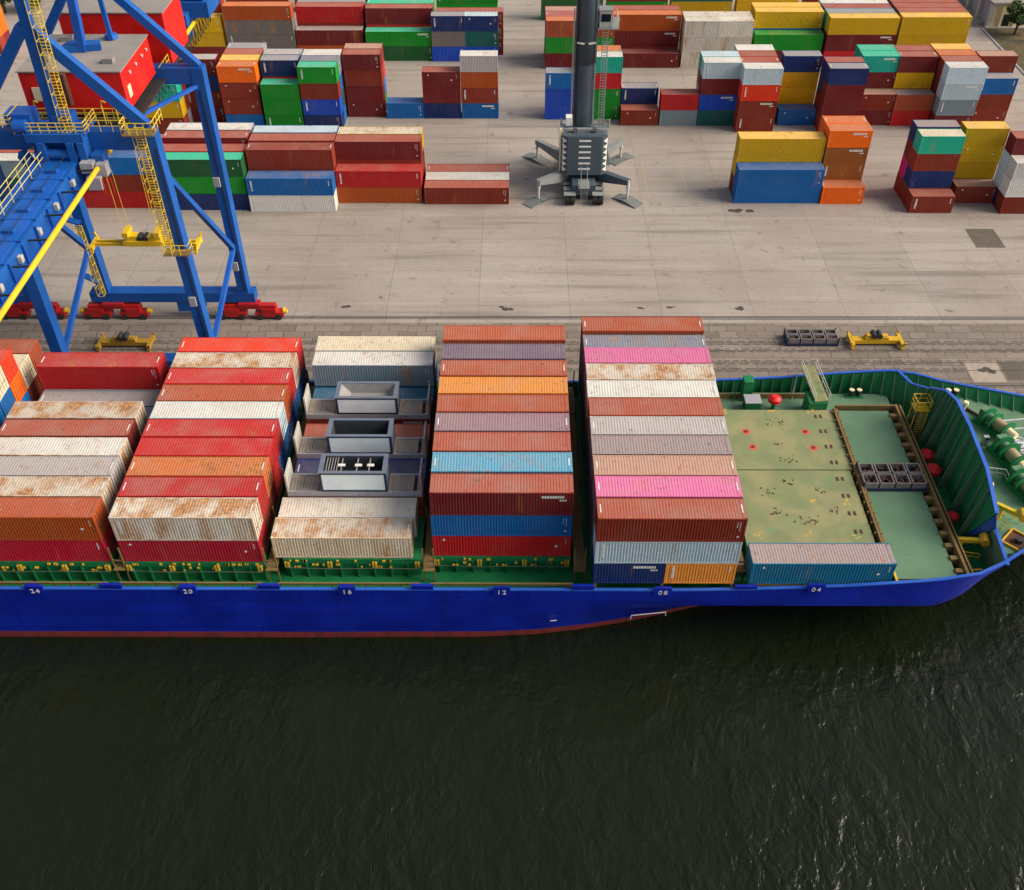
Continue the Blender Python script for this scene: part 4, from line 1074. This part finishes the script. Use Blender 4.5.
for y in (39.5,41.5,43.6,45.2):
    g = MB(); g.cyl((-44.14,y,28.9),(-44.0,y,28.9),.16,n=8); part('house_lamp', g, M['lgp'], h1)
for (x, y) in ((-52.6,39.5),(-46.3,39.0),(-52.2,44.6)):
    g = MB(); g.box(x,x+1.0,y,y+.8,29.87,30.35); part('roof_unit', g, M['house_roof'], h1)
g = MB(); stair_pts = [(-58.8,YL-1.4,9.3),(-57,YL-1.4,8.6),(-58.6,YL-1.4,1.6),(-57,YL-1.4,0.6)]
g.beam(stair_pts[0],stair_pts[1],.9,.18); g.beam(stair_pts[2],stair_pts[3],.9,.18); part('leg_platform', g, BLUE, crane)
# trolley with machinery, cab
g = MB(); g.box(-49.0,-44.2,69.2,74.6,23.6,25.4); g.box(-48.4,-46.6,67.6,69.2,21.6,24.4); g.cyl((-48.6,70.4,26.0),(-44.8,70.4,26.0),.8,n=12); part('trolley', g, BLUE, crane)
g = MB(); g.box(-47.8,-46.6,31.0,32.2,22.6,23.6); g.box(-46.4,-45.5,31.2,32.2,22.2,23.4); g.box(-47.3,-46.0,30.4,31.0,21.2,22.4); part('hoist_block', g, M['rack_grey'], crane)
g = MB()
for k in range(6): g.beam((-47.2+k*.4,30.8,22.2),(-47.0+k*.36,30.6+.2*(k%3),20.6),.12)
part('cable_reel_arms', g, M['bogie_red'], crane)
g = MB()
for k in range(7): g.box(-48.25,-47.9,2.5+k*4.4,3.0+k*4.4,22.3,22.9)
part('flood_lamp', g, M['lgp'], crane)
sp = spreader(-47.5, 40.2, 9.0, 'yellow spreader hanging on ropes inside the blue crane', 11.8, hang=21.4)
# neighbouring crane at the picture edge: landside leg, brace, bogie
cr2 = thing('gantry_crane', 'second blue crane at the left picture edge, mostly hidden behind the boom', 'crane', (-70, 47, ZQ))
g = MB(); g.beam((-66.4,YL,ZQ+2),(-66.4,YL,25),1.3,1.4,(0,1,0)); part('leg', g, BLUE, cr2)
g = MB(); g.beam((-66.4,YW,ZQ+2),(-66.4,YW+.0,25),1.3,1.4,(0,1,0)); part('leg', g, BLUE, cr2)
g = MB(); g.beam((-66.4,YL-.6,5.0),(-66.4,YW+.6,20),.6,.6); part('side_brace', g, BLUE, cr2)
g = MB(); g.box(-84,-65.6,YL-.8,YL+.8,ZQ+1.9,ZQ+3.2); part('sill_beam', g, BLUE, cr2)
bogie(-66.7, 46.9, cr2)

# ------------------------------------------------------------------ mobile harbour crane
mc = thing('mobile_crane', 'grey mobile harbour crane on four outrigger pads with a tall round tower', 'crane', (3, 82, ZQ))
G_, GL = M['mobile_grey'], M['mobile_light']; M['pad_grey'] = painted('pad_grey', (104,110,110), .6, .3)
g = MB(); g.box(1.3,4.7,76.5,89,ZQ+.9,ZQ+2.4); part('chassis', g, G_, mc)
for i in range(8):
    for x in (.95, 5.05):
        y = 75.5+i*1.62
        g = MB()
        for dx in (-.42, .42): g.cyl((x+dx-.3,y,ZQ+.75),(x+dx+.3,y,ZQ+.75),.75,n=18)
        w_ = part('wheel', g, M['black_rubber'], mc)
        g = MB(); g.cyl((x-.76,y,ZQ+.75),(x+.76,y,ZQ+.75),.3,n=10); part('hub', g, GL, w_)
        g = MB(); g.box(x-.85,x+.85,y-.55,y+.55,ZQ+1.56,ZQ+1.66); part('mudguard', g, GL, mc)
g = MB()                                                    # superstructure and counterweight
g.prism([(.0,79.0),(.6,78.6),(5.4,78.6),(6.05,79.0),(6.0,86.5),(.1,86.5)], -1.9, 2.2)
part('superstructure', g, G_, mc)
g = MB(); g.prism([(-.15,78.9),(.55,78.42),(5.5,78.42),(6.2,78.9),(6.2,80.6),(-.15,80.6)], -1.95, 3.9); cw = part('counterweight', g, G_, mc)
g = MB()
for k in range(6): z = -1.1+k*.86; g.box(2.15,3.85,78.36,78.42,z,z+.24)
for k in range(6):
    z = -1.5+k*.87
    for x, s in ((.02,1),(6.03,-1)):
        g.add([(x-.17*s,78.72-.0,z),(x+.42*s,78.42,z+.42),(x-.17*s,78.76,z+.84)], [(0,1,2) if s > 0 else (0,2,1)])
        g.add([(x-.20*s,78.86,z),(x-.20*s,78.86,z+.84),(x-.24*s,79.5,z+.42)], [(0,1,2)])
part('warning_stripes', g, M['white_mark'], cw)
g = MB(); g.cyl((2.95,84,2.2),(2.85,84,12.5),1.5,n=32,caps=False); g.cyl((2.85,84,12.5),(2.85,84,34),1.56,1.56,32); tw = part('tower', g, G_, mc, smooth=False)
tw.data.polygons.foreach_set('use_smooth', [len(p.vertices) == 4 for p in tw.data.polygons])
g = MB()
for z in (5.2, 10.6, 15.6): g.cyl((2.86,84,z),(2.86,84,z+.12),1.60,n=32)
part('tower_ring', g, G_, tw)
g = MB()
for a in (-2.25,-1.95,-1.25,-.95): x, y = 2.86+1.63*math.cos(a), 84+1.63*math.sin(a); g.box(x-.28,x+.28,y-.05,y+.05,15.4,15.62)
part('tower_mark', g, M['white_mark'], tw)
g = MB(); g.box(4.5,6.2,83.2,84.9,17.4,19.6); cab_ = part('cab', g, M['lgp'], mc)
g = MB(); g.box(4.7,6.0,83.14,83.2,18.2,19.2); g.box(6.2,6.26,83.4,84.7,18.2,19.2); part('window', g, M['glass'], cab_)
g = MB(); g.box(4.3,7.2,82.9,87.4,17.2,17.36); g.box(4.4,6.3,83.1,85,19.6,19.72); part('cab_platform', g, GL, cab_)
g = MB(); g.rail([(6.4,83,17.36),(7.15,83,17.36),(7.15,87.3,17.36)],1.1,.04,1.0); part('cab_railing', g, M['lgp'], cab_)
g = MB()
for x in (5.0,5.7): g.cyl((x,82.7,1.5),(x,82.9,17.2),.05,n=5)
for k in range(40): g.beam((5.0,82.7,1.7+k*.39),(5.7,82.7,1.7+k*.39),.06)
for k in range(12): z = 2.5+k*1.2; g.tube([(5.0,82.7,z),(4.9,82.1,z),(5.8,82.1,z),(5.7,82.7,z)], .03, 4)
for k in range(3): g.cyl((4.95+k*.4,82.1,2.5),(4.95+k*.4,82.1,16),.025,n=4)
part('ladder', g, GL, mc)
g = MB(); g.cyl((1.15,83.2,2.2),(1.05,83.2,20),.11,n=6); g.box(.5,1.3,81.6,82.6,2.2,3.4); part('cable_duct', g, M['lgp'], mc)
g = MB(); g.box(.3,1.2,81.0,82.2,4.4,5.6); part('lamp_box', g, M['white_mark'], mc)
g = MB(); g.box(-.45,6.45,80.65,81.3,3.9,4.0); g.box(4.4,6.4,81.3,82.0,3.9,4.0); g.rail([(4.4,81.2,4.0),(6.4,81.2,4.0),(6.9,84.5,2.6)],1.2,.05,.6,2); g.box(-.4,-.1,79.5,84,-1.5,4.2); g.beam((5.9,80.8,2.4),(6.6,80.8,-1.6),.7,.1)
part('side_gallery', g, GL, mc)
g = MB(); g.box(-.55,-.4,79.3,79.9,-1.8,4.6); part('yellow_duct', g, M['cream'], mc)
g = MB(); g.box(2.2,3.8,75.6,78.4,ZQ+2.3,ZQ+2.42)
for x in (2.55,3.45): g.cyl((x,75.5,ZQ+.3),(x,75.7,ZQ+2.3),.05,n=5); g.cyl((x,75.7,ZQ+2.3),(x,78.2,-.4),.05,n=5)
for k in range(7): g.beam((2.55,75.5+.03*k,ZQ+.5+k*.3),(3.45,75.5+.03*k,ZQ+.5+k*.3),.06)
part('front_steps', g, GL, mc)
for sx, sy in ((-1,-1),(1,-1),(-1,1),(1,1)):
    ex, ey = 2.9+sx*6.55, 82.9+sy*6.6; sx0, sy0 = 2.9+sx*1.8, 82.9+sy*2.2
    g = MB(); p0, p1 = Vector((sx0,sy0,ZQ+1.9)), Vector((ex,ey,ZQ+2.9))
    d = (p1-p0).normalized(); a = Vector((-d.y,d.x,0)).normalized()*.42; U = Vector((0,0,1))
    a *= 1.25; vs = [p0-a-U*.8,p0+a-U*.8,p0+a+U*1.1,p0-a+U*1.1,p1-a*.75-U*.25,p1+a*.75-U*.25,p1+a*.75+U*.45,p1-a*.75+U*.45]
    g.add(vs, [(0,3,2,1),(4,5,6,7),(0,1,5,4),(1,2,6,5),(2,3,7,6),(3,0,4,7)])
    arm = part('outrigger', g, GL if sx < 0 or sy > 0 else G_, mc)
    g = MB(); g.cyl((ex-sx*.1,ey-sy*.1,ZQ+.2),(ex-sx*.1,ey-sy*.1,ZQ+2.8),.17,n=10); g.cyl((ex-sx*.1,ey-sy*.1,ZQ+1.9),(ex-sx*.1,ey-sy*.1,ZQ+3.3),.26,n=10); part('jack', g, M['lgp'], arm)
    g = MB(); c = Vector((ex,ey,ZQ)); u = Vector((.72*(1 if sx*sy < 0 else -1),-.70,0)); v = Vector((-u.y,u.x,0))
    for s in (-1, 1):
        q = [c+v*.95+u*s*.05, c-v*.95+u*s*.05, c-v*.95+u*s*2.2, c+v*.95+u*s*2.2]; zz = [.42,.42,.1,.1]
        q = [Vector((w.x,w.y,ZQ+k)) for w, k in zip(q, zz)]
        if s < 0: q = q[::-1]
        g.plate(q if (q[1]-q[0]).cross(q[2]-q[1]).z > 0 else q[::-1], (0,0,-.09))
    part('pad', g, M['pad_grey'], arm)

# ------------------------------------------------------------------ gear on the foredeck
def solo_part(t, nm, fn, mat): g = MB(); fn(g); return part(nm, g, mat, t)
M['drum'] = painted('rope_drum', (156,140,108), .9, .5)
def winch(x, y, a, label, s=1.0):
    t = thing('mooring_winch', label, 'winch', (x, y, 1.0), 'mooring winches on the foredeck')
    ca, sa = math.cos(a), math.sin(a)
    def W_(u, v, z): return (x+(u*ca-v*sa)*s, y+(u*sa+v*ca)*s, 1.0+z*s)
    g = MB(); g.beam(W_(-1.9,0,.18),W_(1.9,0,.18),1.5*s,.35*s); part('bedplate', g, M['deck_green_dark'], t)
    g = MB(); g.cyl(W_(-1.3,0,1.0),W_(.1,0,1.0),.52*s,n=16); part('drum', g, M['drum'], t)
    for u in (-1.4,.1,.95):
        g = MB(); g.cyl(W_(u,0,1.0),W_(u+.12,0,1.0),.98*s,n=20); part('flange', g, M['deck_green_dark'], t)
    g = MB(); g.cyl(W_(.22,0,1.0),W_(.95,0,1.0),.45*s,n=14); g.beam(W_(1.2,-.2,.9),W_(1.9,-.2,.9),.9*s,1.1*s); part('gearbox', g, M['deck_green'], t)
    g = MB(); g.cyl(W_(-2.3,0,1.0),W_(-1.4,0,1.0),.34*s,.42*s,12); part('warping_head', g, M['cream'], t)
winch(40.9, 19.0, R(118), 'green mooring winch with rope drum, farthest from the water', 1.05)
winch(40.6, 14.4, R(104), 'green mooring winch with white rope, middle of the foredeck', 1.15)
winch(40.6, 10.2, R(108), 'green mooring winch nearest the breakwater middle', 1.1)
def bollard(x, y, z, lab):
    t = thing('bollard', lab, 'bollard', (x, y, z), 'twin bollards on the ship')
    for d in (-.4, .4):
        g = MB(); g.cyl((x+d,y,z),(x+d,y,z+.75),.24,n=12); g.cyl((x+d,y,z+.75),(x+d,y,z+.9),.33,.3,12); part('post', g, M['steel_dark'], t)
        g = MB(); g.cyl((x+d,y,z+.9),(x+d,y,z+.93),.28,n=10); part('cap', g, M['cream'], t)
    g = MB(); g.box(x-.9,x+.9,y-.35,y+.35,z,z+.12); part('base', g, M['deck_green_dark'], t)
bollard(38.3, 24.3, 1.0, 'twin bollard by the far bulwark beside the breakwater'); bollard(29.5, 27.0, -1.2, 'twin bollard on the side deck beside the forward hatch')
def cone(x, y, z, s, lab, cat='ventilator'):
    t = thing('ventilator', lab, cat, (x, y, z), 'red deck fittings')
    g = MB(); g.cyl((x,y,z),(x,y,z+.8*s),.22*s,n=10); part('stem', g, M['deck_green_dark'], t)
    g = MB(); n = 14
    for r0, r1, z0, z1 in ((.2,.62,.8,1.0),(.62,.62,1.0,1.35),(.62,.3,1.35,1.6)): g.cyl((x,y,z+z0*s),(x,y,z+z1*s),r0*s,r1*s,n)
    part('hood', g, M['tin_red'], t)
cone(34.3, 17.4, -2.2, 1.15, 'red mushroom ventilator in front of the breakwater, farther from the water')
cone(34.2, 15.1, -2.2, 1.25, 'red mushroom ventilator in front of the breakwater, second along')
cone(34.4, 9.2, -2.2, .9, 'small red ventilator low in front of the breakwater ribs')
cone(20.4, 24.9, -1.2, 1.1, 'red mushroom ventilator on the side walkway by the olive hatch')
def locker(x, y, z, lab):
    t = thing('deck_locker', lab, 'deck locker', (x, y, z), 'deck lockers by the hatch')
    g = MB(); g.box(x-1.0,x+.6,y-.7,y+.7,z,z+1.3); part('body', g, M['deck_green_dark'], t)
    g = MB(); g.box(x-1.05,x+.65,y-.75,y+.75,z+1.3,z+1.38); part('lid', g, M['rack_grey'], t)
    g = MB(); g.box(x-1.0,x+.0,y+1.2,y+2.4,z,z+2.6); g.beam((x-1.3,y+2.3,z+2.4),(x-1.9,y+1.2,z),.1); part('davit_post', g, M['deck_green_dark'], t)
locker(18.3, 24.9, -1.2, 'green deck locker beside the red ventilator')
def ramp_frame(x, y, z, lab):
    t = thing('gangway', lab, 'gangway', (x, y, z))
    g = MB(); g.beam((x-.3,y+3.6,z+3.0),(x+.3,y-1.4,z+2.2),1.4,.14); part('ramp', g, M['deck_olive'], t)
    g = MB(); g.box(x-1.0,x+.9,y-1.6,y+.4,z,z+2.1); part('base', g, M['deck_green_dark'], t)
    g = MB()
    for s in (-.75,.75): g.rail([(x+s-.3,y+3.6,z+3.0),(x+s+.3,y-1.4,z+2.2)],.9,.04,1.2); g.cyl((x+s-.5,y+3.4,z+3),(x+s*1.7-.6,y+1.4,z),.05,n=5)
    part('handrail', g, M['lgp'], t)
ramp_frame(24.6, 25.0, -1.3, 'small railed gangway on a green base by the far rail')
def ladder_stand(x, y, z, H, lab):
    t = thing('ladder_platform', lab, 'platform', (x, y, z), 'yellow deck platforms')
    g = MB(); g.box(x-.75,x+.75,y-.7,y+.7,z+H,z+H+.1); part('floor', g, M['crane_yellow'], t)
    g = MB(); g.rail([(x-.75,y-.7,z+H+.1),(x+.75,y-.7,z+H+.1),(x+.75,y+.7,z+H+.1),(x-.75,y+.7,z+H+.1),(x-.75,y-.7,z+H+.1)],1.1,.05,.75); part('railing', g, M['crane_yellow'], t)
    g = MB()
    for dx in (-.6,.6): g.cyl((x+dx,y-.6,z),(x+dx,y-.6,z+H),.07,n=6); g.cyl((x+dx,y+.6,z),(x+dx,y+.6,z+H),.07,n=6)
    for k in range(int(H/.3)): g.beam((x-.4,y-.75,z+.2+k*.3),(x+.4,y-.75,z+.2+k*.3),.05)
    part('ladder', g, M['yellow_mark'], t)
ladder_stand(34.2, 21.6, -2.2, 4.0, 'tall yellow railed ladder platform at the far end of the breakwater')
def davit(x, y, z, a, lab):
    t = thing('deck_davit', lab, 'davit', (x, y, z), 'yellow deck davits')
    d = Vector((math.cos(a),math.sin(a),0)); b = Vector((x,y,z))
    g = MB(); g.cyl(b,b+Vector((0,0,1.5)),.2,n=10); g.beam(b+Vector((0,0,1.4))-d*.6,b+Vector((0,0,1.75))+d*1.9,.35,.4); part('arm', g, M['crane_yellow'], t)
    g = MB(); e = b+d*1.8+Vector((0,0,1.9)); g.cyl(e-Vector((.1,.5,0)),e+Vector((.1,.5,0)),.42,n=12); part('sheave', g, M['yellow_mark'], t)
    g = MB(); n_ = Vector((-d.y,d.x,0))
    for s in (-1,1): g.beam(b+n_*s*.9,b+Vector((0,0,1.3)),.1); g.rail([b+n_*s*.9+d*.2,b+n_*s*.9+d*1.6],.9,.04,.7)
    part('stand', g, M['crane_yellow'], t)
davit(33.9, 5.6, -1.9, R(-12), 'yellow davit on the side deck at the near end of breakwater')
davit(37.1, 6.9, 1.0, R(-50), 'yellow davit on the foredeck behind the breakwater')
t = thing('deck_hatch', 'small square hatch with yellow rim on the foredeck', 'hatch', (37.9, 4.0, 1.0))
g = MB()
for a, b_ in (((-1.5,0),(0,-1.5)),((0,-1.5),(1.5,0)),((1.5,0),(0,1.5)),((0,1.5),(-1.5,0))): g.beam((37.9+a[0],4.0+a[1],1.12),(37.9+b_[0],4.0+b_[1],1.12),.14,.22)
part('rim', g, M['yellow_mark'], t); g = MB(); g.prism([(36.5,4.0),(37.9,2.6),(39.3,4.0),(37.9,5.4)],1.02,1.06); part('well', g, M['rust_mark'], t)
g = MB(); g.cyl((37.9,4,1.06),(37.9,4,1.5),.35,n=10); part('capstan', g, M['steel_dark'], t)
g = MB(); g.tube([(40.6,19.2,2.0),(46,19.8,2.1),(52,20.5,2.5)],.06); solo('mooring_rope', g, M['rope'], 'pale mooring rope led from the far winch to the bow', 'rope', 'mooring ropes')
g = MB(); g.tube([(40.9,18.0,2.0),(46,18.4,2.1),(52,18.9,2.5)],.06); solo('mooring_rope', g, M['rope'], 'second pale mooring rope beside the one from far winch', 'rope', 'mooring ropes')
g = MB(); rr = random.Random(4)
for k in range(16): x, y = 42.0+rr.uniform(-.9,2.2), 16.4+rr.uniform(-.7,.7); g.tube([(x+.7*math.cos(j*.9),y+.45*math.sin(j*.9),1.1+.05*k+rr.uniform(0,.06)) for j in range(8)],.07,5)
solo('rope_coil', g, M['rope'], 'white coiled mooring rope heaped beside the middle winch', 'rope')
g = MB(); g.rail([(37.2,12.6,1.0),(39.4,12.2,1.0),(39.4,11.4,1.0)],1.1,.05,.7); solo('guard_rail', g, M['lgp'], 'short white guard rail behind the breakwater middle', 'railing')
g = MB(); g.tube([(34.6,2.2,-.6),(33.9,2.4,-.9),(33.6,1.4,-.9)],.08); solo('handrail', g, M['yellow_mark'], 'yellow handrail on the side deck by the near rail', 'railing')
g = MB(); g.tube([(36.9,23.4,1.2),(39,22.6,1.15),(40.4,20.6,1.2)],.14); solo('deck_pipe', g, M['rust_mark'], 'dark brown pipe curving across the foredeck to the winch', 'pipe')

# ------------------------------------------------------------------ warehouse, trees
wh = thing('warehouse', 'cream walled warehouse with grey roller doors and pillars at top right', 'warehouse', (95, 160, ZQ))
g = MB(); g.box(86.0,112,145.8,190,ZQ,-.6); part('wall', g, M['cream'], wh)
g = MB(); g.box(85.2,112.6,145.2,190.6,-.6,-.2); part('roof', g, M['house_roof'], wh)
for k in range(8):
    y = 145.4+k*5.6
    g = MB(); g.box(85.2,86.0,y,y+.9,ZQ,-.6); part('pillar', g, M['lgp'], wh)
    g = MB(); g.box(85.85,85.99,y+1.1,y+5.3,ZQ+.15,-1.3); part('roller_door', g, M['rack_grey'], wh)
for x in (87.5, 90.3, 95, 99):
    g = MB(); g.box(x, x+.5, 145.4, 145.8, ZQ, -.6); part('pillar', g, M['cream'], wh)
g = MB(); g.box(88.2,89.6,145.7,145.79,ZQ+.1,-2.6); part('door', g, M['glass'], wh)
g = MB(); g.box(85.0,112,145.1,145.78,ZQ,ZQ+.2); part('plinth', g, M['lgp'], wh)

def tree(x, y, z, H, rad, label, seed, cat='tree', n=1500, leaf=.30, trunk=True):
    rg = random.Random(seed); t = thing('broadleaf_tree', label, cat, (x, y, z), 'trees round the yard')
    g = MB(); g.cyl((x,y,z),(x+.2,y+.1,z+H*.55),.28,.16,8)
    cl = []
    for k in range(11):
        a = rg.uniform(0,6.28); r = rad*rg.uniform(.25,.85); e = (x+r*math.cos(a), y+r*math.sin(a), z+H*rg.uniform(.45,.95))
        g.cyl((x+.1,y+.05,z+H*rg.uniform(.25,.5)), e, .11, .03, 6); cl.append((e, rad*rg.uniform(.25,.45)))
    part('trunk', g, M['bark'], t)
    g = MB()
    for k in range(n):
        c, cr_ = rg.choice(cl); d = Vector((rg.gauss(0,1),rg.gauss(0,1),rg.gauss(0,.8))).normalized()*cr_*rg.uniform(.3,1)**.5
        p = Vector(c)+d; u = Vector((rg.gauss(0,1),rg.gauss(0,1),rg.gauss(0,1))).normalized(); v = u.orthogonal().normalized(); s = leaf*rg.uniform(.6,1.5)
        g.add([p-u*s,p+v*s*.6,p+u*s,p-v*s*.6],[(0,1,2,3)])
    part('crown', g, M['foliage'], t)
tree(89.4, 141.6, ZQ, 5.6, 2.9, 'green broadleaf tree in front of the cream warehouse', 1, n=2600)
tree(85.5, 168, ZQ, 4.0, 2.2, 'small dark tree on the far left side of the warehouse', 2, n=900)
for i, (x, y, l) in enumerate(((-111,154,'scrubby green bush at the top left corner, leftmost'),(-106.5,156,'scrubby green bush at the top left corner, right of the other'))):
    tree(x, y, ZQ, 4.5, 4.0, l, 20+i, 'bush', 1400, .35)

# small fittings on the foredeck and side decks
def vent_box(x, y, z, lab, s=1.0, m=None):
    t = thing('vent_post', lab, 'ventilator', (x, y, z), 'small vents on the foredeck')
    g = MB(); g.cyl((x,y,z),(x,y,z+.7*s),.13*s,n=8); part('stem', g, m or M['cream'], t)
    g = MB(); g.cyl((x,y,z+.7*s),(x,y,z+.95*s),.26*s,.22*s,10); part('cap', g, M['cream'], t)
vent_box(39.0, 22.2, 1.0, 'cream vent post by the brown deck pipe', 1.1)
vent_box(37.3, 16.6, 1.0, 'cream vent post behind the breakwater, beside the far winch', 1.0)
vent_box(37.6, 10.6, 1.0, 'cream vent post behind the breakwater, by the near winch', .9)
vent_box(36.8, 23.6, 1.0, 'cream vent post next to the far bollard', .9)
def control_stand(x, y, z, lab):
    t = thing('control_stand', lab, 'control stand', (x, y, z))
    g = MB(); g.box(x-.25, x+.25, y-.2, y+.2, z, z+1.1); part('cabinet', g, M['rack_grey'], t)
    g = MB(); g.cyl((x,y-.25,z+1.0),(x,y-.32,z+1.0),.16,n=10); part('handwheel', g, M['steel_dark'], t)
control_stand(39.2, 16.9, 1.0, 'grey winch control stand between the two far winches')

g = MB()
for k, a in enumerate((-2.5,-2.35,-.8)):
    x, y = 2.86+1.66*math.cos(a), 84+1.66*math.sin(a); g.cyl((x,y,3.9),(x-.06,y,30),.055,n=5)
part('tower_hoses', g, M['black_rubber'], mc)
g = MB(); g.rail([(-.1,78.95,3.9),(.55,78.5,3.9),(5.5,78.5,3.9),(6.15,78.95,3.9)],.9,.03,.9); part('deck_rail', g, GL, mc)
for x in (1.6, 4.4):
    g = MB(); g.box(x-.3,x+.3,79.6,80.4,3.9,4.5); part('winch_housing', g, G_, mc)
